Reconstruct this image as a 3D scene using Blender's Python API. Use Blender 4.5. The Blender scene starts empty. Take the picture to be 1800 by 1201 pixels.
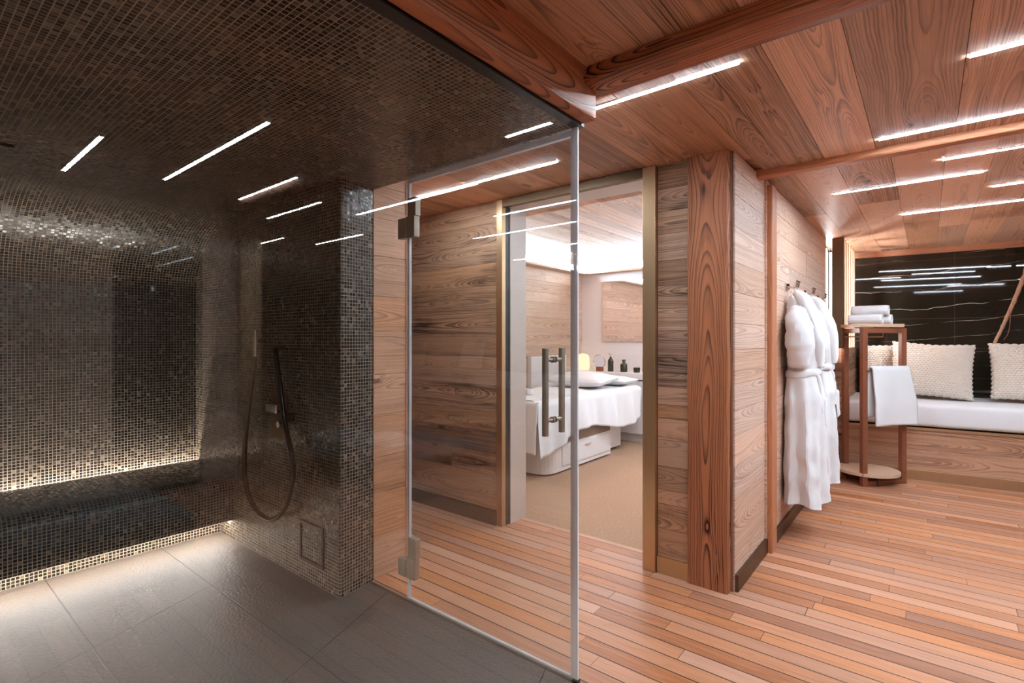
import bpy, bmesh, math, random
from mathutils import Vector, Matrix, noise
random.seed(7)
PI = math.pi
sc = bpy.context.scene

# ------------------------------------------------------------------ camera, world, exposure
YAW = math.radians(38.92)
cam = bpy.data.objects.new('camera', bpy.data.cameras.new('camera'))
sc.collection.objects.link(cam)
cam.location = (0, 0, 1.25)
cam.rotation_euler = (PI/2, 0, YAW)
cam.data.sensor_width = 36
cam.data.lens = 903.3/1800*36
cam.data.shift_y = -4.4/1800
cam.data.clip_start = 0.02
sc.camera = cam
w = bpy.data.worlds.new('world'); sc.world = w; w.use_nodes = True
w.node_tree.nodes['Background'].inputs[0].default_value = (0.9, 0.85, 0.8, 1)
w.node_tree.nodes['Background'].inputs[1].default_value = 0.02
sc.view_settings.view_transform = 'Standard'
sc.view_settings.look = 'None'
sc.view_settings.gamma = 1
sc.view_settings.exposure = 0.0
sc.cycles.max_bounces = 9
sc.cycles.adaptive_threshold = 0.02
sc.cycles.transparent_max_bounces = 24
sc.cycles.glossy_bounces = 5
sc.cycles.diffuse_bounces = 4
sc.cycles.sample_clamp_indirect = 6
sc.cycles.use_denoising = True
S_STRIP = 185.0        # ceiling strips
S_COVE = 52.0         # treatment room cove
S_SHOWER = 210.0       # shower LED lines
S_NICHE = 60.0        # daybed niche LED lines

# lamp of the treatment room (on its ceiling, right of the doorway)
la = bpy.data.lights.new('treatment_lamp', 'AREA'); la.shape = 'RECTANGLE'; la.size = 0.7; la.size_y = 2.2
la.energy = 42; la.color = (0.80, 1.0, 1.17)
lo = bpy.data.objects.new('treatment_lamp', la); sc.collection.objects.link(lo); lo.location = (-1.35, 4.7, 2.31)

# ------------------------------------------------------------------ helpers: mesh builder
class MB:
    def __init__(s):
        s.v, s.f, s.uv, s.c, s.sm = [], [], [], [], []
    def face(s, pts, uvs=None, col=(0.5, 0.5, 0.5), smooth=False):
        b = len(s.v); s.v += [tuple(p) for p in pts]
        s.f.append(tuple(range(b, b+len(pts))))
        s.uv.append(uvs or [(0, 0)]*len(pts)); s.c.append(col); s.sm.append(smooth)
    def box(s, x0, x1, y0, y1, z0, z1, grain='z', col=None, skip=''):
        col = col or (random.random(), random.random(), random.random())
        o = random.random()*20; q = random.random()*20
        def uv(p, n):
            g = 'xyz'.index(grain)
            t = [i for i in range(3) if i != n]
            if g in t:
                other = [i for i in t if i != g][0]
                return (p[g]+o, p[other]-(x0, y0, z0)[other]-((x1-x0), (y1-y0), (z1-z0))[other]/2)
            return (p[t[0]]+q, p[t[1]])
        F = {'-x': ((x0,y1,z0),(x0,y0,z0),(x0,y0,z1),(x0,y1,z1)), '+x': ((x1,y0,z0),(x1,y1,z0),(x1,y1,z1),(x1,y0,z1)),
             '-y': ((x0,y0,z0),(x1,y0,z0),(x1,y0,z1),(x0,y0,z1)), '+y': ((x1,y1,z0),(x0,y1,z0),(x0,y1,z1),(x1,y1,z1)),
             '-z': ((x0,y1,z0),(x1,y1,z0),(x1,y0,z0),(x0,y0,z0)), '+z': ((x0,y0,z1),(x1,y0,z1),(x1,y1,z1),(x0,y1,z1))}
        for k, pts in F.items():
            if k in skip.split(): continue
            n = 'xyz'.index(k[1])
            s.face(pts, [uv(p, n) for p in pts], col)
    def grid(s, nu, nv, fn, cu=False, cv=False, uvs=(1, 1), col=(0.5,0.5,0.5), smooth=True):
        b = len(s.v)
        for j in range(nv+(0 if cv else 1)):
            for i in range(nu+(0 if cu else 1)):
                s.v.append(tuple(fn(i/nu, j/nv)))
        W = nu+(0 if cu else 1); Hh = nv+(0 if cv else 1)
        for j in range(nv):
            for i in range(nu):
                i2 = (i+1) % W; j2 = (j+1) % Hh
                s.f.append((b+j*W+i, b+j*W+i2, b+j2*W+i2, b+j2*W+i))
                s.uv.append([(i/nu*uvs[0], j/nv*uvs[1]), ((i+1)/nu*uvs[0], j/nv*uvs[1]), ((i+1)/nu*uvs[0], (j+1)/nv*uvs[1]), (i/nu*uvs[0], (j+1)/nv*uvs[1])])
                s.c.append(col); s.sm.append(smooth)
    def tube(s, pts, r, n=10, caps=True, col=(0.5,0.5,0.5)):
        pts = [Vector(p) for p in pts]; rs = r if isinstance(r, (list, tuple)) else [r]*len(pts)
        b = len(s.v); N = len(pts)
        up = None
        for k, p in enumerate(pts):
            t = (pts[min(k+1, N-1)]-pts[max(k-1, 0)]).normalized()
            if up is None:
                up = Vector((0, 0, 1)) if abs(t.z) < 0.9 else Vector((1, 0, 0))
            a = t.cross(up)
            if a.length < 1e-5: a = t.cross(Vector((0.3, 1, 0.2)))
            a.normalize(); c = a.cross(t); up = c
            for i in range(n):
                an = 2*PI*i/n
                s.v.append(tuple(p+(a*math.cos(an)+c*math.sin(an))*rs[k]))
        for k in range(N-1):
            for i in range(n):
                i2 = (i+1) % n
                s.f.append((b+k*n+i, b+(k+1)*n+i, b+(k+1)*n+i2, b+k*n+i2)); s.sm.append(True); s.c.append(col)
                s.uv.append([(k*0.1, i/n*0.1), (k*0.1+0.1, i/n*0.1), (k*0.1+0.1, (i+1)/n*0.1), (k*0.1, (i+1)/n*0.1)])
        if caps:
            for base, rev in ((b, False), (b+(N-1)*n, True)):
                idx = list(range(base, base+n)); idx = idx[::-1] if rev else idx
                s.f.append(tuple(idx)); s.sm.append(False); s.c.append(col); s.uv.append([(0, 0)]*n)
    def lathe(s, prof, cx, cy, n=28, col=(0.5,0.5,0.5)):
        b = len(s.v); m = len(prof)
        for r, z in prof:
            for i in range(n):
                s.v.append((cx+r*math.cos(2*PI*i/n), cy+r*math.sin(2*PI*i/n), z))
        for k in range(m-1):
            for i in range(n):
                i2 = (i+1) % n
                s.f.append((b+k*n+i, b+k*n+i2, b+(k+1)*n+i2, b+(k+1)*n+i)); s.sm.append(True); s.c.append(col); s.uv.append([(0, 0)]*4)
        for base, rev in ((b, True), (b+(m-1)*n, False)):
            idx = list(range(base, base+n)); idx = idx[::-1] if rev else idx
            s.f.append(tuple(idx)); s.sm.append(False); s.c.append(col); s.uv.append([(0, 0)]*n)
    def planks(s, O, U, V, N, L, W, widths, gap=0.002, thick=0.018, lens=(1.4, 2.8), jit=0.0015, seams=None):
        O, U, V, N = Vector(O), Vector(U), Vector(V), Vector(N)
        edges = [0.0]
        if seams: edges = list(seams)
        else:
            while edges[-1] < W-1e-6:
                wd = random.uniform(*widths)
                nx = edges[-1]+wd
                if W-nx < widths[0]*0.6: nx = W
                edges.append(nx)
        for a, b in zip(edges[:-1], edges[1:]):
            u = -random.random()*lens[0] if lens else 0.0
            while u < L:
                ln = random.uniform(*lens) if lens else L
                ua, ub = max(u, 0), min(u+ln, L)
                u += ln
                if ub-ua < 0.01: continue
                col = (random.random(), random.random(), random.random())
                d = random.uniform(0, jit); off = random.random()*30
                a2, b2 = a+gap/2, b-gap/2; u2, u3 = ua+gap/3, ub-gap/3
                def P(uu, vv, dd): return O+U*uu+V*vv+N*dd
                c = (a2+b2)/2
                q = [(u2, a2), (u3, a2), (u3, b2), (u2, b2)]
                flip = U.cross(V).dot(N) < 0
                top = [P(x, y, -d) for x, y in q]; bot = [P(x, y, -thick) for x, y in q]
                uvs = [(x+off, y-c) for x, y in q]
                if flip: top_o, uv_o = top[::-1], uvs[::-1]
                else: top_o, uv_o = top, uvs
                s.face(top_o, uv_o, col)
                for i in range(4):
                    j = (i+1) % 4
                    fc = [top[i], bot[i], bot[j], top[j]]; fu = [uvs[i], uvs[i], uvs[j], uvs[j]]
                    if flip: fc, fu = fc[::-1], fu[::-1]
                    s.face(fc, fu, col)
    def wobble(s, *lv):
        for i, p in enumerate(s.v):
            q = Vector(p); d = Vector((0, 0, 0))
            for amp, scl in lv: d += noise.noise_vector(q*scl)*amp
            s.v[i] = tuple(q+d)
        return s
    def build(s, name, m, parent=None, bevel=0, seg=2, sub=0, weld=False, loc=None, rotz=0):
        me = bpy.data.meshes.new(name)
        me.from_pydata(s.v, [], s.f); 
        me.uv_layers.new(name='UVMap'); me.color_attributes.new('rnd', 'FLOAT_COLOR', 'CORNER')
        fu, fc = [], []
        for fi in range(len(s.f)):
            c = s.c[fi]
            for li in range(len(s.f[fi])):
                fu += s.uv[fi][li]; fc += (c[0], c[1], c[2], 1.0)
        me.uv_layers['UVMap'].data.foreach_set('uv', fu); me.color_attributes['rnd'].data.foreach_set('color', fc)
        me.polygons.foreach_set('use_smooth', s.sm)
        me.materials.append(m); me.update()
        if weld or bevel:
            bm = bmesh.new(); bm.from_mesh(me); bmesh.ops.remove_doubles(bm, verts=bm.verts, dist=0.00005); bm.to_mesh(me); bm.free()
        if any(s.sm): me.set_sharp_from_angle(angle=math.radians(32))
        o = bpy.data.objects.new(name, me); sc.collection.objects.link(o)
        if parent: o.parent = parent
        if loc: o.location = loc
        o.rotation_euler.z = rotz
        if bevel:
            b = o.modifiers.new('bevel', 'BEVEL'); b.width = bevel; b.segments = seg; b.limit_method = 'ANGLE'
        if sub:
            b = o.modifiers.new('sub', 'SUBSURF'); b.levels = sub; b.render_levels = sub
        return o

def tag(o, label, cat, group=None, kind=None):
    o['label'] = label; o['category'] = cat
    if group: o['group'] = group
    if kind: o['kind'] = kind
    return o
def thing(name, label, cat, loc=(0, 0, 0), rotz=0, group=None, kind=None):
    o = bpy.data.objects.new(name, None); sc.collection.objects.link(o)
    o.location = loc; o.rotation_euler.z = rotz; o.empty_display_size = 0.05
    return tag(o, label, cat, group, kind)
def copy_tree(o, parent=None):
    c = o.copy(); sc.collection.objects.link(c)
    if parent: c.parent = parent
    for ch in list(o.children): copy_tree(ch, c)
    return c
def nz(x, y, z=0): return noise.noise(Vector((x, y, z)))

# ------------------------------------------------------------------ helpers: materials
class NT:
    def __init__(s, name):
        s.m = bpy.data.materials.new(name); s.m.use_nodes = True
        s.t = s.m.node_tree; s.t.nodes.clear()
        s.out = s.n('ShaderNodeOutputMaterial')
    def n(s, typ, **kw):
        nd = s.t.nodes.new(typ)
        for k, v in kw.items(): setattr(nd, k, v)
        return nd
    def set(s, sock, v):
        if hasattr(v, 'is_linked'): s.t.links.new(v, sock)
        elif isinstance(v, (tuple, list)):
            sock.default_value = tuple(v) + ((1,) if len(v) == 3 and len(sock.default_value) == 4 else ())
        else: sock.default_value = v
    def M(s, op, a, b=0.0, c=0.0, clamp=False):
        nd = s.n('ShaderNodeMath', operation=op); nd.use_clamp = clamp
        for i, v in enumerate((a, b, c)): s.set(nd.inputs[i], v)
        return nd.outputs[0]
    def VM(s, op, a, b=(0, 0, 0)):
        nd = s.n('ShaderNodeVectorMath', operation=op)
        s.set(nd.inputs[0], a)
        if op == 'SCALE': s.set(nd.inputs['Scale'], b)
        else: s.set(nd.inputs[1], b)
        return nd.outputs[0]
    def sep(s, v):
        nd = s.n('ShaderNodeSeparateXYZ'); s.set(nd.inputs[0], v); return nd.outputs
    def comb(s, x, y, z=0.0):
        nd = s.n('ShaderNodeCombineXYZ')
        for i, v in enumerate((x, y, z)): s.set(nd.inputs[i], v)
        return nd.outputs[0]
    def noise(s, vec, scale=1.0, detail=2.0, rough=0.5, out=0):
        nd = s.n('ShaderNodeTexNoise'); s.set(nd.inputs['Vector'], vec)
        nd.inputs['Scale'].default_value = scale; nd.inputs['Detail'].default_value = detail; nd.inputs['Roughness'].default_value = rough
        return nd.outputs[out]
    def white(s, vec, dim='3D'):
        nd = s.n('ShaderNodeTexWhiteNoise', noise_dimensions=dim); s.set(nd.inputs['Vector'], vec); return nd.outputs
    def mix(s, f, a, b, mode='MIX'):
        nd = s.n('ShaderNodeMix', data_type='RGBA', blend_type=mode)
        s.set(nd.inputs[0], f); s.set(nd.inputs[6], a); s.set(nd.inputs[7], b); return nd.outputs[2]
    def ramp(s, f, stops):
        nd = s.n('ShaderNodeValToRGB'); s.set(nd.inputs[0], f)
        e = nd.color_ramp.elements
        while len(e) < len(stops): e.new(0.5)
        for i, (p, c) in enumerate(stops):
            e[i].position = p; e[i].color = (c, c, c, 1) if not isinstance(c, (tuple, list)) else tuple(c)+(1,)
        return nd.outputs[0]
    def smooth(s, x, a, b):
        nd = s.n('ShaderNodeMapRange', interpolation_type='SMOOTHSTEP')
        s.set(nd.inputs[0], x); nd.inputs[1].default_value = a; nd.inputs[2].default_value = b
        return nd.outputs[0]
    def bump(s, h, strength=0.3, dist=0.002, normal=None):
        nd = s.n('ShaderNodeBump'); s.set(nd.inputs['Height'], h); nd.inputs['Strength'].default_value = strength; nd.inputs['Distance'].default_value = dist
        if normal is not None: s.set(nd.inputs['Normal'], normal)
        return nd.outputs[0]
    def principled(s, col, rough=0.5, metal=0.0, spec=0.5, normal=None, emis=None, estr=0.0, sheen=0.0, sub=0.0, trans=0.0):
        b = s.n('ShaderNodeBsdfPrincipled')
        s.set(b.inputs['Base Color'], col); s.set(b.inputs['Roughness'], rough); s.set(b.inputs['Metallic'], metal)
        s.set(b.inputs['Specular IOR Level'], spec)
        if normal is not None: s.set(b.inputs['Normal'], normal)
        if emis is not None:
            s.set(b.inputs['Emission Color'], emis); b.inputs['Emission Strength'].default_value = estr
        if sheen: b.inputs['Sheen Weight'].default_value = sheen
        if sub:
            b.inputs['Subsurface Weight'].default_value = sub
        s.t.links.new(b.outputs[0], s.out.inputs[0]); return b

def srgb(r, g, b):
    f = lambda c: (c/255/12.92) if c/255 <= 0.04045 else ((c/255+0.055)/1.055)**2.4
    return (f(r), f(g), f(b))

def plain(name, col, rough=0.5, metal=0.0, spec=0.5, bump=None, sheen=0.0):
    k = NT(name); nm = None
    if bump:
        tc = k.n('ShaderNodeTexCoord')
        nm = k.bump(k.noise(tc.outputs['Object'], bump[0], 3), bump[1], bump[2])
    k.principled(col, rough, metal, spec, nm, sheen=sheen); return k.m

def glow(name, col, strength):
    k = NT(name); e = k.n('ShaderNodeEmission'); k.set(e.inputs[0], col); e.inputs[1].default_value = strength
    k.t.links.new(e.outputs[0], k.out.inputs[0]); return k.m

def wood(name, light, dark, freq=110.0, ring=0.75, var=0.35, rough=0.55, stain=0.35, knots=0.6, fibre=0.25, grey=0.0, bumpd=0.0012, sat=0.0):
    k = NT(name)
    uv = k.n('ShaderNodeUVMap'); u, v, _ = k.sep(uv.outputs[0])
    at = k.n('ShaderNodeVertexColor', layer_name='rnd'); r1, r2, r3 = k.sep(at.outputs[0])
    R = k.M('MULTIPLY', r1, 37.0)
    # knots
    kv = k.comb(k.M('MULTIPLY', u, 1.7), k.M('MULTIPLY', v, 5.0), R)
    vo = k.n('ShaderNodeTexVoronoi', feature='F1'); k.set(vo.inputs['Vector'], kv); vo.inputs['Scale'].default_value = 1.0
    kd = vo.outputs['Distance']
    warp = k.noise(k.comb(k.M('MULTIPLY', u, 1.6), k.M('MULTIPLY', v, 7.0), R), 1.0, 3.0, 0.55)
    warp2 = k.noise(k.comb(k.M('MULTIPLY', u, 0.75), k.M('MULTIPLY', v, 0.8), R), 1.0, 1.0)
    warp3 = k.noise(k.comb(k.M('MULTIPLY', u, 5.0), k.M('MULTIPLY', v, 18.0), R), 1.0, 2.0, 0.55)
    x = k.M('MULTIPLY', k.M('SUBTRACT', warp2, 0.42), 0.26)
    y = k.M('ADD', v, k.M('MULTIPLY', k.M('SUBTRACT', r2, 0.5), 0.10))
    y = k.M('ADD', y, k.M('MULTIPLY', k.M('SUBTRACT', warp, 0.5), 0.035))
    y = k.M('ADD', y, k.M('MULTIPLY', k.M('SUBTRACT', warp3, 0.5), 0.006))
    y = k.M('MULTIPLY', y, 0.8)
    rad0 = k.M('SQRT', k.M('ADD', k.M('ADD', k.M('MULTIPLY', x, x), k.M('MULTIPLY', y, y)), 0.00004))
    rj = k.noise(k.comb(k.M('MULTIPLY', rad0, 75.0), R, 0.0), 1.0, 2.0, 0.6)
    rad = k.M('ADD', rad0, k.M('MULTIPLY', k.M('SUBTRACT', rj, 0.5), 0.022))
    kb = k.M('EXPONENT', k.M('MULTIPLY', kd, -9.0))
    t = k.M('ADD', k.M('MULTIPLY', rad, freq), k.M('MULTIPLY', kb, 5.0*knots))
    fr = k.M('FRACT', t)
    rg = k.M('MULTIPLY', k.M('POWER', fr, 2.2), k.M('SUBTRACT', 1.0, k.smooth(fr, 0.86, 1.0)))
    rg = k.M('MULTIPLY', rg, 1.5, clamp=True)
    # ring strength varies
    rs = k.smooth(k.noise(k.comb(k.M('MULTIPLY', u, 0.9), k.M('MULTIPLY', v, 6.0), k.M('ADD', R, 9.0)), 1.0, 2.0), 0.25, 0.75)
    rg = k.M('MULTIPLY', rg, k.M('ADD', 0.45, k.M('MULTIPLY', rs, 0.55)))
    fb = k.noise(k.comb(k.M('MULTIPLY', u, 5.0), k.M('MULTIPLY', v, 240.0), R), 1.0, 3.0, 0.6)
    sm = k.noise(k.comb(k.M('MULTIPLY', u, 1.1), k.M('MULTIPLY', v, 5.0), k.M('ADD', R, 3.3)), 1.0, 4.0, 0.6)
    sm = k.smooth(sm, 0.5, 0.78)
    stx = k.noise(k.comb(k.M('MULTIPLY', u, 0.55), k.M('MULTIPLY', v, 34.0), k.M('ADD', R, 21.0)), 1.0, 4.0, 0.62)
    kn = k.M('SUBTRACT', 1.0, k.smooth(kd, 0.03, 0.10))
    kn = k.M('MULTIPLY', kn, knots)
    f = k.M('MULTIPLY', rg, ring)
    f = k.M('ADD', f, k.M('MULTIPLY', k.M('SUBTRACT', fb, 0.5), fibre*1.6))
    f = k.M('ADD', f, k.M('MULTIPLY', k.M('SUBTRACT', stx, 0.5), 0.55+1.0*stain))
    f = k.M('ADD', f, k.M('MULTIPLY', sm, stain))
    f = k.M('ADD', f, k.M('MULTIPLY', k.M('SUBTRACT', r3, 0.5), var))
    f = k.M('ADD', f, kn, clamp=True)
    col = k.mix(f, light, dark)
    # plank to plank hue drift
    hs = k.n('ShaderNodeHueSaturation'); k.set(hs.inputs['Color'], col)
    k.set(hs.inputs['Saturation'], k.M('ADD', 1.0+sat, k.M('MULTIPLY', k.M('SUBTRACT', r2, 0.5), 0.2+grey)))
    k.set(hs.inputs['Value'], k.M('ADD', 1.0, k.M('MULTIPLY', k.M('SUBTRACT', r1, 0.5), var*0.8)))
    h = k.M('ADD', k.M('MULTIPLY', rg, -0.6), k.M('MULTIPLY', fb, 0.5))
    # dark stains, drying cracks and faint saw marks across the grain
    sd = k.smooth(k.noise(k.comb(k.M('MULTIPLY', u, 2.2), k.M('MULTIPLY', v, 4.0), k.M('ADD', R, 17.0)), 1.0, 5.0, 0.65), 0.56, 0.75)
    ck = k.noise(k.comb(k.M('MULTIPLY', u, 2.4), k.M('MULTIPLY', v, 95.0), k.M('ADD', R, 5.0)), 1.0, 3.0, 0.55)
    ck = k.smooth(ck, 0.70, 0.76)
    sw = k.noise(k.comb(k.M('MULTIPLY', u, 130.0), k.M('MULTIPLY', v, 3.0), R), 1.0, 2.0, 0.5)
    dk = k.M('ADD', k.M('MULTIPLY', sd, stain*0.55), k.M('MULTIPLY', ck, 0.45))
    dk = k.M('ADD', dk, k.M('MULTIPLY', k.M('SUBTRACT', sw, 0.5), 0.22), clamp=True)
    fin = k.mix(dk, hs.outputs[0], tuple(c*0.30 for c in dark))
    nm = k.bump(k.M('SUBTRACT', h, ck), 0.5, bumpd)
    k.principled(fin, rough, 0, 0.35, nm); return k.m

def mosaic(name, pitch=0.0172, grout=srgb(160, 146, 128), dark=srgb(26, 20, 15), mid=srgb(74, 60, 48), lightc=srgb(128, 112, 94), gw=0.075):
    k = NT(name)
    uv = k.n('ShaderNodeUVMap')
    p = k.VM('SCALE', uv.outputs[0], 1.0/pitch)
    fl = k.VM('FLOOR', p); fx, fy, _ = k.sep(k.VM('FRACTION', p))
    wn = k.white(fl); rnd = wn[0]; rc = wn[1]
    ax = k.M('ABSOLUTE', k.M('SUBTRACT', fx, 0.5)); ay = k.M('ABSOLUTE', k.M('SUBTRACT', fy, 0.5))
    g = k.smooth(k.M('MAXIMUM', ax, ay), 0.5-gw*1.3, 0.5-gw*0.9)
    c = k.ramp(rnd, [(0.0, dark), (0.70, tuple(d*1.6 for d in dark)), (0.92, mid), (1.0, lightc)])
    ns = k.noise(p, 1.3, 3)
    c = k.mix(k.M('MULTIPLY', ns, 0.12), c, mid)
    col = k.mix(g, c, grout)
    ge = k.n('ShaderNodeNewGeometry')
    nn = k.VM('ADD', ge.outputs['Normal'], k.VM('SCALE', k.VM('SUBTRACT', rc, (0.5, 0.5, 0.5)), 0.10))
    nn = k.VM('NORMALIZE', nn)
    nm = k.bump(k.M('ADD', k.M('MULTIPLY', g, -1.0), k.M('MULTIPLY', ns, 0.15)), 0.6, 0.0012, nn)
    ro = k.M('ADD', k.M('ADD', 0.14, k.M('MULTIPLY', rnd, 0.2)), k.M('MULTIPLY', g, 0.5))
    k.principled(col, ro, 0, 0.5, nm); return k.m

def clear_glass(name, r0=0.045, tint=(0.97, 0.975, 0.97)):
    k = NT(name)
    lw = k.n('ShaderNodeLayerWeight'); lw.inputs['Blend'].default_value = 0.5
    f = k.M('ADD', r0, k.M('MULTIPLY', k.M('POWER', lw.outputs['Facing'], 5.0), 1.0-r0))
    tr = k.n('ShaderNodeBsdfTransparent'); k.set(tr.inputs[0], tint)
    gl = k.n('ShaderNodeBsdfGlossy'); gl.inputs['Roughness'].default_value = 0.0
    mx = k.n('ShaderNodeMixShader'); k.set(mx.inputs[0], f)
    k.t.links.new(tr.outputs[0], mx.inputs[1]); k.t.links.new(gl.outputs[0], mx.inputs[2])
    k.t.links.new(mx.outputs[0], k.out.inputs[0]); return k.m

def seal_mat(name):
    k = NT(name)
    tr = k.n('ShaderNodeBsdfTransparent'); k.set(tr.inputs[0], (0.93, 0.93, 0.95))
    pr = k.n('ShaderNodeBsdfPrincipled'); k.set(pr.inputs['Base Color'], (0.95, 0.94, 0.96)); pr.inputs['Roughness'].default_value = 0.12; pr.inputs['Subsurface Weight'].default_value = 0.0
    mx = k.n('ShaderNodeMixShader'); mx.inputs[0].default_value = 0.78
    k.t.links.new(tr.outputs[0], mx.inputs[1]); k.t.links.new(pr.outputs[0], mx.inputs[2])
    k.t.links.new(mx.outputs[0], k.out.inputs[0]); return k.m

def teak(name):
    k = NT(name)
    tc = k.n('ShaderNodeTexCoord'); x, y, z = k.sep(tc.outputs['Object'])
    pw = 0.0845
    t = k.M('DIVIDE', k.M('SUBTRACT', y, 1.709), pw)
    row = k.M('FLOOR', t); fy = k.M('FRACT', t)
    ro = k.white(k.comb(row, 0.37, 0.0))[0]
    ln = 1.15
    s = k.M('DIVIDE', k.M('ADD', x, k.M('MULTIPLY', ro, 7.0)), ln)
    # uneven lengths
    s = k.M('ADD', s, k.M('MULTIPLY', k.M('SINE', k.M('ADD', k.M('MULTIPLY', s, 2.3), k.M('MULTIPLY', row, 1.7))), 0.17))
    idx = k.M('FLOOR', s); fx = k.M('FRACT', s)
    wn = k.white(k.comb(row, idx, 1.0)); r1 = wn[0]; rr, rgc, rb = k.sep(wn[1])
    ay = k.M('ABSOLUTE', k.M('SUBTRACT', fy, 0.5)); ax = k.M('ABSOLUTE', k.M('SUBTRACT', fx, 0.5))
    seam = k.smooth(ay, 0.5-0.040, 0.5-0.026)
    butt = k.smooth(ax, 0.5-0.0016, 0.5-0.0008)
    R = k.M('MULTIPLY', r1, 53.0)
    g1 = k.noise(k.comb(k.M('MULTIPLY', x, 2.5), k.M('MULTIPLY', y, 55.0), R), 1.0, 4.0, 0.6)
    g2 = k.noise(k.comb(k.M('MULTIPLY', x, 7.0), k.M('MULTIPLY', y, 260.0), R), 1.0, 2.0, 0.6)
    sw = k.noise(k.comb(k.M('MULTIPLY', x, 1.7), k.M('MULTIPLY', y, 12.0), R), 1.0, 2.0, 0.5)
    st = k.M('FRACT', k.M('ADD', k.M('MULTIPLY', sw, 7.0), k.M('MULTIPLY', y, 12.0)))
    f = k.M('ADD', k.M('MULTIPLY', k.M('SUBTRACT', g1, 0.5), 0.8), k.M('MULTIPLY', k.M('SUBTRACT', g2, 0.5), 0.5))
    f = k.M('ADD', f, k.M('MULTIPLY', k.M('POWER', st, 3.0), k.M('MULTIPLY', rb, 0.30)))
    f = k.M('ADD', f, k.M('MULTIPLY', rr, 0.7)); f = k.M('ADD', f, -0.02, clamp=True)
    col = k.mix(f, srgb(204, 140, 102), srgb(142, 86, 60))
    hs = k.n('ShaderNodeHueSaturation'); k.set(hs.inputs['Color'], col)
    k.set(hs.inputs['Value'], k.M('ADD', 0.93, k.M('MULTIPLY', rgc, 0.16)))
    k.set(hs.inputs['Saturation'], k.M('ADD', 0.85, k.M('MULTIPLY', rb, 0.22)))
    col = k.mix(seam, hs.outputs[0], srgb(50, 33, 26))
    col = k.mix(k.M('MULTIPLY', butt, 0.75), col, srgb(66, 42, 30))
    nm = k.bump(k.M('ADD', k.M('MULTIPLY', k.M('MAXIMUM', seam, butt), -1.0), k.M('MULTIPLY', g2, 0.12)), 0.5, 0.001)
    k.principled(col, k.M('ADD', 0.30, k.M('MULTIPLY', g1, 0.14)), 0, 0.4, nm); return k.m

def stone_floor(name):
    k = NT(name)
    tc = k.n('ShaderNodeTexCoord'); x, y, z = k.sep(tc.outputs['Object'])
    jy = k.M('ABSOLUTE', k.M('SUBTRACT', k.M('FRACT', k.M('ADD', k.M('DIVIDE', k.M('SUBTRACT', y, 1.072), 0.52), 0.5)), 0.5))
    jy = k.M('SUBTRACT', 1.0, k.smooth(k.M('MULTIPLY', jy, 0.52), 0.0012, 0.0028))
    sx = k.M('ADD', x, k.M('MULTIPLY', k.M('SUBTRACT', y, 1.065), 0.383))
    jx = k.M('ABSOLUTE', k.M('SUBTRACT', k.M('FRACT', k.M('ADD', k.M('DIVIDE', k.M('ADD', sx, 2.822), 0.95), 0.5)), 0.5))
    jx = k.M('SUBTRACT', 1.0, k.smooth(k.M('MULTIPLY', jx, 0.95), 0.0012, 0.0028))
    j = k.M('MAXIMUM', jx, jy)
    n1 = k.noise(tc.outputs['Object'], 75.0, 5, 0.65); n2 = k.noise(tc.outputs['Object'], 4.0, 4, 0.6)
    col = k.mix(n1, srgb(78, 70, 63), srgb(124, 113, 103)); col = k.mix(k.M('MULTIPLY', n2, 0.35), col, srgb(70, 58, 50))
    col = k.mix(j, col, srgb(38, 31, 26))
    nm = k.bump(k.M('SUBTRACT', n1, k.M('MULTIPLY', j, 1.5)), 0.8, 0.006)
    k.principled(col, 0.40, 0, 0.5, nm); return k.m

def marble(name):
    k = NT(name)
    tc = k.n('ShaderNodeTexCoord'); x, y, z = k.sep(tc.outputs['Object'])
    vec = k.comb(x, 0.0, z)
    wr = k.noise(k.comb(k.M('MULTIPLY', x, 0.8), 0.0, k.M('MULTIPLY', z, 0.7)), 1.2, 5, 0.5)
    q = k.M('ADD', k.M('ADD', k.M('MULTIPLY', z, 6.2), k.M('MULTIPLY', x, -0.35)), k.M('MULTIPLY', wr, 1.8))
    fv = k.M('ABSOLUTE', k.M('SUBTRACT', k.M('FRACT', q), 0.5))
    vn = k.M('SUBTRACT', 1.0, k.smooth(fv, 0.004, 0.022))
    br = k.smooth(k.noise(k.comb(k.M('MULTIPLY', x, 2.6), 3.0, k.M('MULTIPLY', z, 4.0)), 1.0, 4, 0.6), 0.42, 0.62)
    hi = k.smooth(z, 0.85, 1.6)
    vn = k.M('MULTIPLY', vn, k.M('MULTIPLY', br, k.M('ADD', 0.12, k.M('MULTIPLY', hi, 0.75))))
    # slab joints
    jz = k.M('ABSOLUTE', k.M('SUBTRACT', k.M('FRACT', k.M('ADD', k.M('DIVIDE', k.M('SUBTRACT', z, 1.16), 0.30), 0.5)), 0.5))
    jx = k.M('ABSOLUTE', k.M('SUBTRACT', k.M('FRACT', k.M('ADD', k.M('DIVIDE', k.M('SUBTRACT', x, 0.90), 1.2), 0.5)), 0.5))
    j = k.M('MAXIMUM', k.M('SUBTRACT', 1.0, k.smooth(k.M('MULTIPLY', jz, 0.30), 0.0012, 0.0025)), k.M('SUBTRACT', 1.0, k.smooth(k.M('MULTIPLY', jx, 1.2), 0.0012, 0.0025)))
    base = k.mix(k.noise(vec, 3.0, 4), srgb(30, 26, 20), srgb(46, 40, 32))
    col = k.mix(vn, base, srgb(215, 205, 195)); col = k.mix(k.M('MULTIPLY', j, 0.5), col, srgb(96, 88, 76))
    k.principled(col, 0.03, 0, 0.5); return k.m

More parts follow.
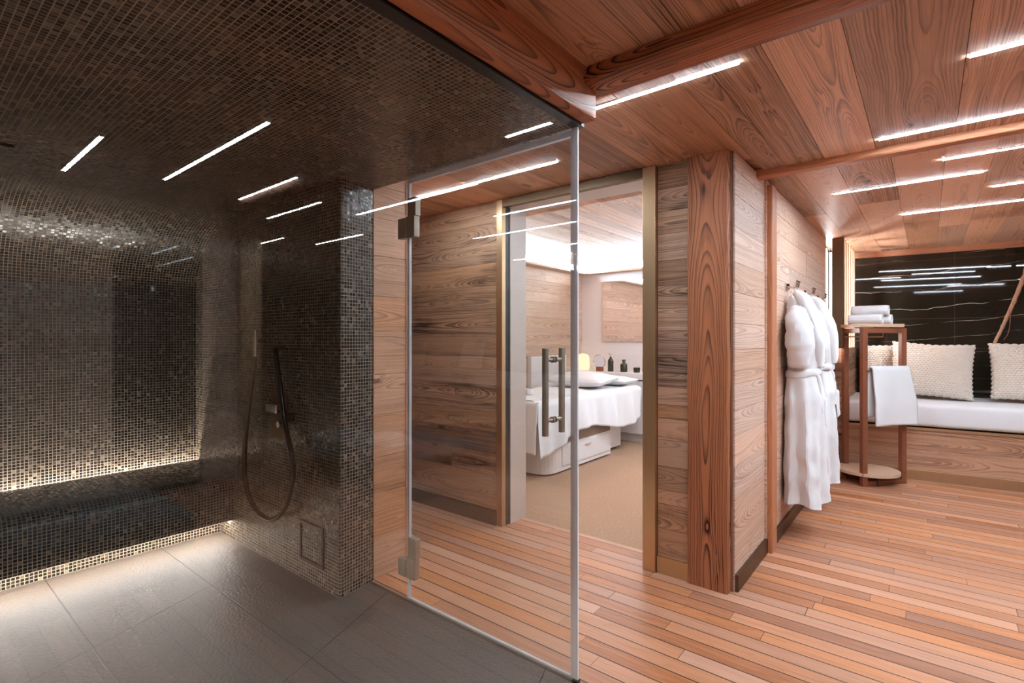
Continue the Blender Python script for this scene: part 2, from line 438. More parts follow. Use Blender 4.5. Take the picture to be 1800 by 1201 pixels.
def brushed(name, col, rough=0.36, spec_metal=1.0):
    k = NT(name)
    tc = k.n('ShaderNodeTexCoord'); x, y, z = k.sep(tc.outputs['Object'])
    n1 = k.noise(k.comb(k.M('MULTIPLY', x, 300.0), k.M('MULTIPLY', y, 300.0), k.M('MULTIPLY', z, 6.0)), 1.0, 2)
    c = k.mix(k.M('MULTIPLY', n1, 0.35), col, tuple(v*0.6 for v in col))
    k.principled(c, rough, spec_metal, 0.5, k.bump(n1, 0.08, 0.0005)); return k.m

def terry(name, col=(0.83, 0.81, 0.815), scale=420.0, d=0.0016):
    k = NT(name)
    tc = k.n('ShaderNodeTexCoord')
    n1 = k.noise(tc.outputs['Object'], scale, 2, 0.6); n2 = k.noise(tc.outputs['Object'], 18.0, 3)
    h = k.M('ADD', n1, k.M('MULTIPLY', n2, 1.2))
    c = k.mix(n1, tuple(v*0.9 for v in col), col)
    k.principled(c, 0.9, 0, 0.2, k.bump(h, 0.55, d), sheen=0.25); return k.m

def sisal(name):
    k = NT(name)
    tc = k.n('ShaderNodeTexCoord'); x, y, z = k.sep(tc.outputs['Object'])
    n1 = k.noise(k.comb(k.M('MULTIPLY', x, 40.0), k.M('MULTIPLY', y, 160.0), 0.0), 1.0, 3, 0.7)
    n2 = k.noise(tc.outputs['Object'], 5.0, 4, 0.6)
    wv = k.M('SINE', k.M('MULTIPLY', y, 520.0))
    c = k.mix(n1, srgb(120, 86, 64), srgb(222, 186, 156)); c = k.mix(k.M('MULTIPLY', n2, 0.4), c, srgb(176, 132, 102))
    k.principled(c, 0.95, 0, 0.15, k.bump(k.M('ADD', n1, k.M('MULTIPLY', wv, 0.25)), 0.8, 0.004)); return k.m

m_robewall = wood('pale reclaimed boards', srgb(226, 190, 168), srgb(146, 104, 82), freq=140, ring=0.7, var=0.25, stain=0.15, knots=0.5, fibre=0.18)
m_wall = wood('brown reclaimed boards', srgb(190, 146, 116), srgb(66, 43, 31), freq=150, ring=0.75, var=0.6, stain=0.75, knots=0.7, fibre=0.3)
m_ceil = wood('ceiling reclaimed boards', srgb(214, 164, 132), srgb(84, 55, 40), freq=140, ring=0.62, var=0.75, stain=0.45, knots=0.7, fibre=0.35)
m_treatwall = wood('treatment room boards', srgb(224, 192, 170), srgb(120, 88, 70), freq=140, ring=0.65, var=0.3, stain=0.2, knots=0.5)
m_pillar = wood('pillar timber', srgb(184, 114, 76), srgb(52, 28, 18), freq=120, ring=1.0, var=0.1, stain=0.25, knots=0.25, fibre=0.4)
m_post = wood('post timber', srgb(198, 130, 92), srgb(110, 66, 44), freq=120, ring=0.4, var=0.1, stain=0.2, knots=0.1, fibre=0.3)
m_beam = wood('beam timber', srgb(184, 116, 78), srgb(46, 26, 17), freq=130, ring=1.1, var=0.1, stain=0.3, knots=0.3, fibre=0.4)
m_sofa = wood('daybed boards', srgb(196, 150, 122), srgb(80, 52, 38), freq=120, ring=0.7, var=0.35, stain=0.4, knots=0.9)
m_walnut = wood('walnut', srgb(140, 84, 60), srgb(72, 40, 28), freq=140, ring=0.35, var=0.1, stain=0.15, knots=0.0, rough=0.4, bumpd=0.0004)
m_lightwood = wood('light ash', srgb(214, 178, 150), srgb(160, 122, 96), freq=130, ring=0.35, var=0.1, stain=0.1, knots=0.0, rough=0.45, bumpd=0.0004)
m_side = wood('orange boards', srgb(216, 160, 124), srgb(126, 80, 56), freq=150, ring=0.7, var=0.2, stain=0.25, knots=0.9, fibre=0.35)
m_mosaic = mosaic('brown glass mosaic')
m_teak = teak('teak deck'); m_stone = stone_floor('textured stone'); m_marble = marble('black veined marble')
m_brass = brushed('brushed bronze brass', srgb(204, 170, 132), 0.42)
m_darkbrass = brushed('dark bronze', srgb(112, 92, 72), 0.42)
m_steel = brushed('brushed nickel', srgb(186, 174, 158), 0.42, 0.7)
m_chrome = plain('chrome', (0.8, 0.78, 0.76), 0.08, 1.0)
m_black = plain('black profile', srgb(24, 20, 18), 0.35)
m_hose = plain('dark hose', srgb(30, 23, 17), 0.2, 0.0)
m_glass = clear_glass('clear glass'); m_seal = seal_mat('clear seal')
m_white = plain('white lacquer', srgb(232, 226, 224), 0.35)
m_paint = plain('white paint', srgb(234, 228, 228), 0.8)
m_jamb = plain('pale lacquered jamb', srgb(206, 190, 180), 0.4)
m_terry = terry('white terry'); m_towel = terry('white towel', (0.83, 0.81, 0.815), 500, 0.0012)
m_linen = terry('white linen', (0.86, 0.84, 0.84), 900, 0.0006)
m_matt = terry('white mattress cover', (0.80, 0.77, 0.78), 800, 0.0005)
m_knit = terry('cream knit', srgb(226, 212, 198), 300, 0.002)
m_sisal = sisal('sisal carpet')
m_strip = glow('strip diffuser', (0.86, 1.03, 1.17), S_STRIP)
m_cove = glow('cove diffuser', (0.82, 1.0, 1.16), S_COVE)
m_shled = glow('shower led', (1.0, 0.93, 0.86), S_SHOWER)
m_unled = glow('under bench led', (1.0, 0.93, 0.87), 175.0)
m_nled = glow('niche led', (0.96, 0.98, 1.0), S_NICHE)
m_grey = terry('dark grey upholstery', srgb(70, 70, 74), 300, 0.001)

ST = 'structure'
CEIL = 2.18
# ------------------------------------------------------------------ setting: floors
b = MB(); b.box(-4.2, 6.8, 1.606, 2.85, -0.05, 0); b.box(-0.993, 6.8, -2.6, 1.606, -0.05, 0); b.box(-0.74, 6.8, 2.85, 7.3, -0.05, 0)
tag(b.build('floor', m_teak), 'orange-brown teak deck floor of narrow boards with dark joints', 'floor', kind=ST)
b = MB(); b.box(-4.2, -0.993, -1.2, 1.606, -0.05, 0.0)
tag(b.build('floor_shower', m_stone), 'grey textured stone floor of the mosaic shower', 'floor', kind=ST)
b = MB(); b.box(-4.2, -0.80, 2.85, 6.4, -0.05, 0.0)
tag(b.build('floor_treatment', m_sisal), 'tan woven carpet floor of the treatment room', 'floor', kind=ST)

# ceilings
b = MB()
b.planks((-1.40, -2.6, CEIL), (0, 1, 0), (1, 0, 0), (0, 0, -1), 5.44, 0.70, (0.18, 0.3), lens=None, seams=[0, .22, .47, .70])
b.planks((-1.40, -2.6, CEIL), (0, 1, 0), (1, 0, 0), (0, 0, -1), 5.70, 8.2, (0.18, 0.3), lens=None,
         seams=[.70, .81, .99, 1.205, 1.50, 1.78, 2.02, 2.3, 2.55, 2.8, 3.1, 3.35, 3.6, 3.85, 4.1, 4.4, 4.7, 5.0, 5.3, 5.6, 5.9, 6.2, 6.5, 6.8, 7.1, 7.4, 7.7, 8.0, 8.2])
b.planks((-4.2, 1.614, CEIL), (0, 1, 0), (1, 0, 0), (0, 0, -1), 1.49, 2.8, (0.18, 0.26), lens=None)
b.planks((-0.76, 3.10, CEIL), (0, 1, 0), (1, 0, 0), (0, 0, -1), 4.2, 7.5, (0.16, 0.26), lens=(2.2, 4.0))
b.box(-4.2, 6.8, -2.6, 2.80, CEIL+0.018, CEIL+0.03); b.box(-0.80, 6.8, 2.80, 7.3, CEIL+0.018, CEIL+0.03)
tag(b.build('ceiling', m_ceil), 'low ceiling of wide reclaimed brown boards over the corridor and lounge', 'ceiling', kind=ST)

# ------------------------------------------------------------------ shower shell (swept along a curved plan)
path = []     # base-front line of the bench and inward normals
y = 1.405
for k in range(12): path.append((Vector((-3.57, 1.405-(1.405-0.30)*k/12)), Vector((1, 0))))
for k in range(17):
    a = PI/2*k/16
    path.append((Vector((-2.87-0.70*math.cos(a), 0.30-0.70*math.sin(a))), Vector((math.cos(a), math.sin(a)))))
for k in range(1, 13): path.append((Vector((-2.87+(2.87-1.004)*k/12, -0.40)), Vector((0, 1))))
sl = [0.0]
for (p, _), (q, _) in zip(path[:-1], path[1:]): sl.append(sl[-1]+(q-p).length)
def sweep(prof, name, m, flip=False):
    """prof: list of (d, z); d inward from the base line"""
    b = MB(); tl = [0.0]
    for (a, z), (c, z2) in zip(prof[:-1], prof[1:]): tl.append(tl[-1]+math.hypot(c-a, z2-z))
    V = [[(p.x+n.x*d, p.y+n.y*d, z) for d, z in prof] for p, n in path]
    for i in range(len(path)-1):
        for j in range(len(prof)-1):
            pts = [V[i][j], V[i+1][j], V[i+1][j+1], V[i][j+1]]
            uv = [(sl[i], tl[j]), (sl[i+1], tl[j]), (sl[i+1], tl[j+1]), (sl[i], tl[j+1])]
            if flip: pts, uv = pts[::-1], uv[::-1]
            b.face(pts, uv, smooth=True)
    return b.build(name, m, weld=True)
# vault wall: from below the bench up, curving into the flat ceiling
vp = [(-0.395, 0.0), (-0.395, 1.55)]
for zz, xx in ((1.60, -3.963), (1.668, -3.952), (1.74, -3.915), (1.802, -3.862), (1.865, -3.79), (1.922, -3.708), (1.963, -3.615), (1.99, -3.53), (2.008, -3.44), (2.018, -3.33), (2.022, -3.22)):
    vp.append((xx+3.57, zz))
vp += [(0.75, 2.022)]
o = sweep(vp, 'wall_shower', m_mosaic)
tag(o, 'dark brown mosaic shower wall curving up into the ceiling', 'wall', kind=ST)
b = MB()      # flat part of the mosaic ceiling
b.face([(-3.0, -1.0, 2.0225), (-3.0, 1.62, 2.0225), (-0.975, 1.62, 2.0225), (-0.975, -1.0, 2.0225)], [(0, 0), (0, 2.62), (2.02, 2.62), (2.02, 0)])
b.box(-4.2, -0.975, -1.2, 1.62, 2.05, 2.16)
b.box(-0.978, -0.975, -1.0, 1.62, 2.0225, 2.05); b.box(-3.0, -0.975, 1.617, 1.62, 2.0225, 2.05)
tag(b.build('ceiling_shower', m_mosaic), 'dark mosaic shower ceiling left of the wooden beam', 'ceiling', kind=ST)
# end wall + pier (y = 1.405, returns along x = -2.235)
b = MB()
def mq(p0, p1, z0, z1, s0):
    L = math.dist(p0, p1)
    b.face([(p0[0], p0[1], z0), (p1[0], p1[1], z0), (p1[0], p1[1], z1), (p0[0], p0[1], z1)], [(s0, z0), (s0+L, z0), (s0+L, z1), (s0, z1)])
    return s0+L
s0 = mq((-4.1, 1.405), (-2.205, 1.405), 0, 2.024, 0)
for k in range(5):   # rounded tile edge
    a0, a1 = -PI/2+PI/2*k/5, -PI/2+PI/2*(k+1)/5
    s0 = mq((-2.213+0.012*math.cos(a0), 1.417+0.012*math.sin(a0)), (-2.213+0.012*math.cos(a1), 1.417+0.012*math.sin(a1)), 0, 2.024, s0)
s0 = mq((-2.201, 1.417), (-2.226, 1.612), 0, 2.024, s0)
mq((-2.226, 1.612), (-4.1, 1.612), 0, 2.024, s0)
tag(b.build('wall_end', m_mosaic), 'dark mosaic end wall and pier carrying the shower hose', 'wall', kind=ST)
b = MB(); b.box(-1.0, 6.8, -2.75, -2.6, 0, 2.2); b.planks((-1.0, -2.6, 0), (1, 0, 0), (0, 0, 1), (0, 1, 0), 7.8, 2.18, (0.14, 0.24))
tag(b.build('wall_back', m_wall), 'brown reclaimed board wall behind the viewer', 'wall', kind=ST)
b = MB(); b.box(-1.0, -0.94, -2.6, -0.81, 0, 2.18); b.box(-4.2, -0.94, -1.25, -1.2, 0, 2.18)
tag(b.build('wall_shower_return', m_wall), 'brown board wall closing the near end of the shower', 'wall', kind=ST)

# shower bench: overhanging mosaic body on a recessed plinth, LED lines below and behind
bp = [(-0.30, 0.115), (0.185, 0.115), (0.20, 0.122), (0.205, 0.135), (0.205, 0.315)]
for k in range(1, 7):
    a = PI/2*k/6
    bp.append((0.205-0.085*(1-math.cos(a)), 0.315+0.085*math.sin(a)))
bp += [(-0.20, 0.412), (-0.345, 0.418), (-0.345, 0.33)]
bench = thing('shower_bench', 'curved dark mosaic bench along the shower wall, lit from below', 'bench', (-3.57, 0.4, 0))
def adopt(o, p):
    bpy.context.view_layer.update()
    o.parent = p; o.matrix_parent_inverse = p.matrix_world.inverted(); return o
adopt(sweep(bp, 'seat', m_mosaic), bench)
adopt(sweep([(0.0, 0.0), (0.0, 0.115)], 'plinth', m_mosaic), bench)
def led_sweep(d, z, wdt, name, vertical=False):
    pr = [(d, z), (d+wdt, z), (d+wdt, z-0.006), (d, z-0.006), (d, z)]
    return sweep(pr, name, m_unled)
adopt(led_sweep(0.13, 0.1135, 0.008, 'under_light'), bench)
adopt(sweep([(-0.372, 0.350), (-0.358, 0.350), (-0.358, 0.344), (-0.372, 0.344), (-0.372, 0.350)], 'wall_light', m_shled), bench)

# wooden side behind the pier, recess wall and treatment room front wall
b = MB()
b.planks((-2.236, 1.625, 0), (0, 1, 0), (0, 0, 1), (1, 0, 0), 0.235, CEIL, (0.14, 0.24), lens=None)
b.planks((-4.2, 1.862, 0), (1, 0, 0), (0, 0, 1), (0, 1, 0), 1.96, CEIL, (0.14, 0.24))
b.box(-4.2, -2.256, 1.62, 1.842, 0, CEIL)
b.box(-2.262, -2.232, 1.838, 1.868, 0, CEIL, 'z')
tag(b.build('wall_recess', m_side), 'short orange board wall just beyond the mosaic pier', 'wall', kind=ST)
b = MB()
b.planks((-4.2, 2.62, 0), (1, 0, 0), (0, 0, 1), (0, -1, 0), 1.955, CEIL, (0.12, 0.2), lens=(2.0, 4.0))
b.box(-4.2, -2.25, 2.638, 2.85, 0, CEIL+0.15)
tag(b.build('wall_far', m_wall), 'dark brown board wall seen through the glass door, left of the doorway', 'wall', kind=ST)
b = MB()
b.planks((-1.126, 2.642, 0.0), (1, 0, 0), (0, 0, 1), (0, -1, 0), 0.19, CEIL, (0.07, 0.15), lens=None)
b.box(-1.126, -0.745, 2.66, 2.85, 0, CEIL+0.15)
tag(b.build('wall_doorway', m_wall), 'narrow dark board wall between the bronze door frame and the timber pillar', 'wall', kind=ST)
# pale robe wall
b = MB()
b.planks((-0.737, 2.665, 0), (0, 1, 0), (0, 0, 1), (1, 0, 0), 0.60, CEIL, (0.10, 0.18), lens=None)
b.planks((-0.727, 3.26, 0), (0, 1, 0), (0, 0, 1), (1, 0, 0), 2.28, CEIL, (0.10, 0.18), lens=(1.3, 2.6))
b.box(-0.80, -0.756, 2.66, 5.54, 0, CEIL)
b.box(-0.80, -0.70, 5.54, 5.78, 0, 1.1)
tag(b.build('wall_robes', m_robewall), 'pale bleached board wall with the robe hooks', 'wall', kind=ST)

# timber members
def rough_box(x0, x1, y0, y1, z0, z1, grain, name, m, amp=0.004, cell=0.03, bev=0.006, seed=0.0, ch=0.006):
    b = MB(); col = (random.random(), 0.45+0.1*random.random(), 0.5)
    D = [x1-x0, y1-y0, z1-z0]; lo = [x0, y0, z0]; g = 'xyz'.index(grain)
    T = []
    for i in range(3):
        if i == g: n = max(2, int(D[i]/0.05)); T.append([D[i]*q/n for q in range(n+1)])
        else:
            e = min(ch, D[i]*0.2); n = max(3, int((D[i]-2*e)/cell)); T.append([0, e*0.45, e]+[e+(D[i]-2*e)*q/n for q in range(1, n)]+[D[i]-e, D[i]-e*0.45, D[i]])
    tt = [i for i in range(3) if i != g]
    def disp(p):
        out = list(p)
        d0 = min(p[tt[0]]-lo[tt[0]], lo[tt[0]]+D[tt[0]]-p[tt[0]]); d1 = min(p[tt[1]]-lo[tt[1]], lo[tt[1]]+D[tt[1]]-p[tt[1]])
        k = max(0.0, 1-(d0+d1)/ch)
        hi = [p[i] > lo[i]+D[i]/2 for i in range(3)]
        nn = abs(noise.noise(Vector((p[g]*6+seed, hi[tt[0]]*5.0, hi[tt[1]]*9.0))))
        for i in tt:
            s_ = [p[0]*9+seed, p[1]*9, p[2]*9]; s_[g] = p[g]*4
            out[i] = p[i]+noise.noise(Vector(s_)+Vector((i*7.1, 0, 0)))*amp-(1 if hi[i] else -1)*k*min(ch*0.9, bev*0.4+nn*bev*1.8)
        return out
    ff = random.random()*10
    for ax in range(3):
        t = [i for i in range(3) if i != ax]
        for side in (0, 1):
            for i in range(len(T[t[0]])-1):
                for j in range(len(T[t[1]])-1):
                    pts = []; uvs = []
                    for di, dj in ((0, 0), (1, 0), (1, 1), (0, 1)):
                        p = [0, 0, 0]; p[ax] = lo[ax]+D[ax]*side
                        p[t[0]] = lo[t[0]]+T[t[0]][i+di]; p[t[1]] = lo[t[1]]+T[t[1]][j+dj]
                        if g in t:
                            o2 = [q for q in t if q != g][0]; uvs.append((p[g]+ff, p[o2]-lo[o2]-D[o2]/2))
                        else: uvs.append((p[t[0]], p[t[1]]))
                        pts.append(disp(p))
                    nrm = (1 if side else -1)*(1 if ax != 1 else -1)
                    if nrm < 0: pts, uvs = pts[::-1], uvs[::-1]
                    b.face(pts, uvs, col, smooth=True)
    o = b.build(name, m, weld=True)
    return o
tag(rough_box(-0.958, -0.757, 2.612, 2.70, 0, CEIL, 'z', 'pillar', m_pillar, ch=0.014), 'orange timber pillar with bold flame grain beside the doorway', 'pillar', kind=ST)
tag(rough_box(-0.745, -0.700, 3.275, 3.40, 0, 2.15, 'z', 'pillar', m_post, 0.002, 0.03, 0.004), 'slim timber post between the two pale board panels', 'post', kind=ST)
tag(rough_box(-0.971, -0.918, -2.6, 1.612, 2.03, CEIL, 'y', 'beam', m_beam, 0.0012, 0.02, 0.002), 'orange timber beam along the top of the glass panel', 'beam', kind=ST)
tag(rough_box(-1.02, 6.6, 1.525, 1.668, 2.128, CEIL+0.02, 'x', 'beam', m_beam, 0.004, 0.03, 0.006, 3.0, ch=0.012), 'dark rough hewn cross beam at the top of the view', 'beam', kind=ST)
tag(rough_box(-0.758, 6.6, 3.072, 3.15, 2.146, CEIL+0.02, 'x', 'beam', m_post, 0.002, 0.02, 0.004, 5.0), 'thin lighter cross beam above the slim post', 'beam', kind=ST)
tag(rough_box(-0.935, -0.905, -2.6, 1.53, 2.155, CEIL+0.01, 'y', 'trim_1', m_beam, 0.004, 0.015, 0.008, 8.0), 'rounded timber strip where the glass side beam meets the ceiling', 'trim', kind=ST)

# skirtings
def bx(name, m, dims, label, cat, kind=None, bevel=0.002, parent=None, grain='z', loc=None, rotz=0):
    b = MB(); b.box(*dims, grain)
    o = b.build(name, m, parent, bevel=bevel, loc=loc, rotz=rotz)
    if label: tag(o, label, cat, kind=kind)
    return o
bx('baseboard_doorway', m_brass, (-1.126, -0.955, 2.626, 2.644, 0, 0.09), 'bronze skirting left of the timber pillar', 'skirting', ST)
bx('baseboard_corner', m_darkbrass, (-0.76, -0.722, 2.668, 3.272, 0, 0.085), 'dark bronze skirting between the pillar and the slim post', 'skirting', ST)
bx('baseboard_robes', m_darkbrass, (-0.74, -0.712, 3.402, 5.78, 0, 0.085), 'dark bronze skirting below the hanging robes', 'skirting', ST)
bx('baseboard_far', m_darkbrass, (-4.1, -2.245, 2.602, 2.622, 0, 0.10), 'dark skirting of the board wall behind the glass door', 'skirting', ST)

# ------------------------------------------------------------------ doorway to the treatment room
fr = thing('door_1', 'bronze framed doorway into the bright treatment room', 'doorway', (-1.7, 2.62, 0), kind=ST)
def P_(b, name, m, parent, bevel=0.0):
    o = b.build(name, m, None, bevel=bevel); return adopt(o, parent)
b = MB(); b.box(-1.20, -1.128, 2.612, 2.65, 0, CEIL-0.002); P_(b, 'frame_post', m_brass, fr, 0.002)
b = MB(); b.box(-2.243, -2.195, 2.612, 2.65, 0, CEIL-0.002); P_(b, 'frame_post', m_brass, fr, 0.002)
b = MB(); b.box(-2.195, -1.20, 2.614, 2.648, 2.125, CEIL-0.002); P_(b, 'frame_head', m_darkbrass, fr, 0.002)
b = MB(); b.box(-1.20, -1.128, 2.65, 2.87, 0, CEIL); P_(b, 'jamb', m_jamb, fr)
b = MB(); b.box(-2.25, -2.192, 2.70, 2.87, 0, CEIL); P_(b, 'jamb', m_jamb, fr)
b = MB(); b.box(-2.25, -2.20, 2.65, 2.70, 0, CEIL); P_(b, 'door_pocket', m_black, fr)
b = MB(); b.box(-2.192, -1.20, 2.66, 2.87, 2.135, CEIL+0.15); P_(b, 'head_lining', m_jamb, fr)

# ------------------------------------------------------------------ treatment room
TZ = 2.33
b = MB(); b.planks((-4.0, 2.85, TZ), (0, 1, 0), (1, 0, 0), (0, 0, -1), 3.6, 3.2, (0.09, 0.14), lens=None); b.box(-4.0, -0.8, 2.85, 6.4, TZ+0.018, TZ+0.03)
tag(b.build('ceiling_treatment', m_treatwall), 'board ceiling of the treatment room washed by hidden light', 'ceiling', kind=ST)
b = MB(); b.planks((-3.76, 2.85, 0), (0, 1, 0), (0, 0, 1), (1, 0, 0), 3.4, TZ, (0.10, 0.2)); b.box(-3.9, -3.78, 2.85, 6.4, 0, TZ)
tag(b.build('wall_treatment_left', m_treatwall), 'brightly lit board wall on the left of the treatment room', 'wall', kind=ST)
b = MB(); b.box(-3.9, -0.8, 6.22, 6.35, 0, TZ); b.box(-0.86, -0.81, 2.85, 6.35, 0, TZ)
tag(b.build('wall_treatment', m_paint), 'white wall at the back of the treatment room', 'wall', kind=ST)
b = MB(); b.planks((-2.19, 2.853, 0), (1, 0, 0), (0, 0, 1), (0, 1, 0), 0.001, 0.001, (0.1, 0.2)); b.planks((-1.128, 2.87, 0), (1, 0, 0), (0, 0, 1), (0, 1, 0), 0.28, TZ, (0.12, 0.2)); b.planks((-3.76, 2.87, 0), (1, 0, 0), (0, 0, 1), (0, 1, 0), 1.51, TZ, (0.12, 0.2))
tag(b.build('wall_treatment_front', m_treatwall), 'board wall on the inside of the treatment room doorway', 'wall', kind=ST)
cv = thing('cove_light', 'long bright cove light where the treatment room walls meet the ceiling', 'light', (-3.7, 6.1, 2.15))
b = MB(); b.box(-3.76, -3.62, 2.87, 6.22, 2.135, 2.16); b.box(-3.62, -0.86, 6.09, 6.22, 2.135, 2.16); P_(b, 'ledge', m_lightwood, cv)
b = MB(); b.box(-3.742, -3.72, 2.9, 6.2, 2.17, 2.255); b.box(-3.72, -0.9, 6.185, 6.205, 2.17, 2.255); P_(b, 'diffuser', m_cove, cv)
# wall mirror
mr = thing('wall_mirror', 'wide frameless wall mirror reflecting boards, above the white counter', 'mirror', (-2.9, 6.2, 1.2))
b = MB(); b.box(-3.42, -1.6, 6.190, 6.205, 1.22, 2.02); P_(b, 'glass', plain('mirror silver', (0.9, 0.88, 0.87), 0.03, 1.0), mr)
b = MB(); b.box(-3.43, -1.59, 6.205, 6.218, 1.21, 2.03); P_(b, 'backing', m_jamb, mr)
# counter
ct = thing('counter', 'white counter with drawers along the back of the treatment room', 'counter', (-2.3, 6.0, 0))
b = MB(); b.box(-3.74, -0.9, 5.73, 6.215, 0.76, 0.835); P_(b, 'worktop', m_white, ct, 0.003)
b = MB(); b.box(-3.74, -0.9, 5.76, 6.2, 0.10, 0.745); P_(b, 'carcass', m_white, ct)
b = MB(); b.box(-3.74, -0.9, 5.80, 6.2, 0.0, 0.10); P_(b, 'plinth', m_white, ct)
b = MB(); b.box(-3.74, -0.9, 6.19, 6.215, 0.835, 1.03); P_(b, 'upstand', m_white, ct)
for x0, x1 in ((-3.7, -3.0), (-2.98, -2.28), (-2.26, -1.56), (-1.54, -0.92)):
    b = MB(); b.box(x0, x1, 5.742, 5.76, 0.11, 0.74); P_(b, 'door', m_white, ct, 0.002)
CT = 0.835
b = MB(); b.box(-3.758, -3.70, 4.95, 5.725, 0.0, 1.04); P_(b, 'side_panel', m_white, ct, 0.003)
# glowing lamp
lp = thing('table_lamp', 'small glowing cream lamp at the left end of the counter', 'lamp', (-3.60, 5.98, CT))
b = MB(); b.lathe([(0.05, CT), (0.085, CT+0.01), (0.09, CT+0.05), (0.085, CT+0.17), (0.06, CT+0.21), (0.02, CT+0.22)], -3.60, 5.98); P_(b, 'shade', glow('warm shade', (1.0, 0.78, 0.5), 1.25), lp)
b = MB(); b.lathe([(0.05, CT), (0.05, CT+0.008)], -3.60, 5.98); P_(b, 'base', m_lightwood, lp)
# vanity mirror
vm = thing('vanity_mirror', 'round tabletop mirror on a wooden block, on the white counter', 'mirror', (-3.30, 5.90, CT))
b = MB(); b.box(-3.345, -3.255, 5.875, 5.925, CT, CT+0.055, 'x'); P_(b, 'base', m_walnut, vm, 0.006)
b = MB()
for k, (rr, dy) in enumerate(((0.092, 0.0),)):
    pts = []
    n = 40
    cx, cz = -3.315, CT+0.12
    b.tube([(cx+0.086*math.cos(2*PI*i/n), 5.905, cz+0.086*math.sin(2*PI*i/n)) for i in range(n+1)], 0.008, 8, False)
P_(b, 'rim', m_chrome, vm)
b = MB(); n = 40
b.face([(cx+0.085*math.cos(2*PI*i/n), 5.902, cz+0.085*math.sin(2*PI*i/n)) for i in range(n)])
b.face([(cx+0.085*math.cos(-2*PI*i/n), 5.909, cz+0.085*math.sin(-2*PI*i/n)) for i in range(n)])
P_(b, 'mirror_disc', plain('vanity silver', (0.85, 0.82, 0.82), 0.04, 1.0), vm)
m_bott = plain('dark green glass', srgb(50, 46, 34), 0.12)
def bottle(name, label, x, y, r, h, z=CT, tall=True):
    t = thing(name, label, 'bottle', (x, y, z))
    b = MB(); b.lathe([(r*0.9, z), (r, z+0.006), (r, z+h*0.58), (r*0.8, z+h*0.68), (r*0.35, z+h*0.75), (r*0.35, z+h*0.82)], x, y, 20); P_(b, 'body', m_bott, t)
    b = MB()
    if tall: b.lathe([(r*0.45, z+h*0.82), (r*0.45, z+h*0.88), (r*0.15, z+h*0.89), (r*0.15, z+h*0.97)], x, y, 14); b.tube([(x, y, z+h*0.97), (x-r*0.8, y, z+h)], r*0.16, 8)
    else: b.lathe([(r*0.4, z+h*0.82), (r*0.55, z+h*0.86), (r*0.55, z+h)], x, y, 14)
    P_(b, 'pump' if tall else 'stopper', plain('dark cap '+name, srgb(60, 52, 40), 0.3) if not tall else m_steel, t)
    return t
bottle('pump_bottle', 'tall dark pump bottle beside the round mirror on the counter', -3.16, 5.93, 0.037, 0.225)
bottle('glass_bottle', 'squat dark bottle with a stopper in the middle of the counter', -2.97, 5.92, 0.045, 0.155, tall=False)
t = thing('jar', 'low dark jar near the wooden frame on the counter', 'jar', (-2.80, 5.93, CT))
b = MB(); b.lathe([(0.036, CT), (0.04, CT+0.005), (0.04, CT+0.035), (0.036, CT+0.04)], -2.80, 5.93, 20); P_(b, 'body', m_bott, t)
b = MB(); b.lathe([(0.041, CT+0.04), (0.041, CT+0.056), (0.036, CT+0.06)], -2.80, 5.93, 20); P_(b, 'lid', m_black, t)
t = thing('photo_frame', 'small light wooden frame at the right end of the counter', 'frame', (-2.66, 5.96, CT))
b = MB(); b.box(-2.735, -2.715, 5.95, 5.97, CT, CT+0.19); b.box(-2.585, -2.565, 5.95, 5.97, CT, CT+0.19); b.box(-2.715, -2.585, 5.95, 5.97, CT, CT+0.03, 'x'); b.box(-2.715, -2.585, 5.95, 5.97, CT+0.16, CT+0.19, 'x'); P_(b, 'frame', m_lightwood, t)
b = MB(); b.box(-2.715, -2.585, 5.96, 5.968, CT+0.03, CT+0.16); P_(b, 'card', m_paint, t)

# massage table
mt = thing('massage_table', 'white massage table with drawer base in the treatment room', 'massage table', (-3.0, 4.6, 0))
b = MB()
def cab(u, v):      # rounded-front cabinet, plan outline
    pts = [(-2.65, 4.97), (-2.65, 3.92)]
    for k in range(1, 7):
        a = PI/2*k/6; pts.append((-2.79+0.14*math.cos(a), 3.92-0.15*math.sin(a)))
    for k in range(0, 7):
        a = PI/2+PI/2*k/6; pts.append((-3.22+0.14*math.cos(a), 3.92-0.15*math.sin(a)))
    pts += [(-3.36, 4.97)]
    return pts
ol = cab(0, 0)
for (xa, ya), (xb, yb) in zip(ol, ol[1:]+ol[:1]):
    b.face([(xb, yb, 0.02), (xa, ya, 0.02), (xa, ya, 0.45), (xb, yb, 0.45)][::-1])
b.face([(x, y2, 0.45) for x, y2 in ol]); b.face([(x, y2, 0.02) for x, y2 in ol][::-1])
P_(b, 'cabinet', m_white, mt)
b = MB(); b.box(-2.656, -2.642, 4.02, 4.95, 0.06, 0.25); dw = P_(b, 'drawer', m_white, mt, 0.003)
b = MB(); b.tube([(-2.640, 4.42, 0.205), (-2.632, 4.44, 0.205), (-2.632, 4.52, 0.205), (-2.640, 4.54, 0.205)], 0.006, 8); P_(b, 'drawer_handle', m_chrome, dw)
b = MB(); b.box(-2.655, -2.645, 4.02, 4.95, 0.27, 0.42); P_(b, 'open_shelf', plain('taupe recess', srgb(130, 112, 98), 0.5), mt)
b = MB(); b.box(-3.3, -2.75, 4.97, 5.40, 0.03, 0.5); P_(b, 'rear_base', m_white, mt)
b = MB(); b.box(-3.40, -2.62, 3.60, 5.60, 0.50, 0.69); P_(b, 'padded_top', m_white, mt, 0.04)
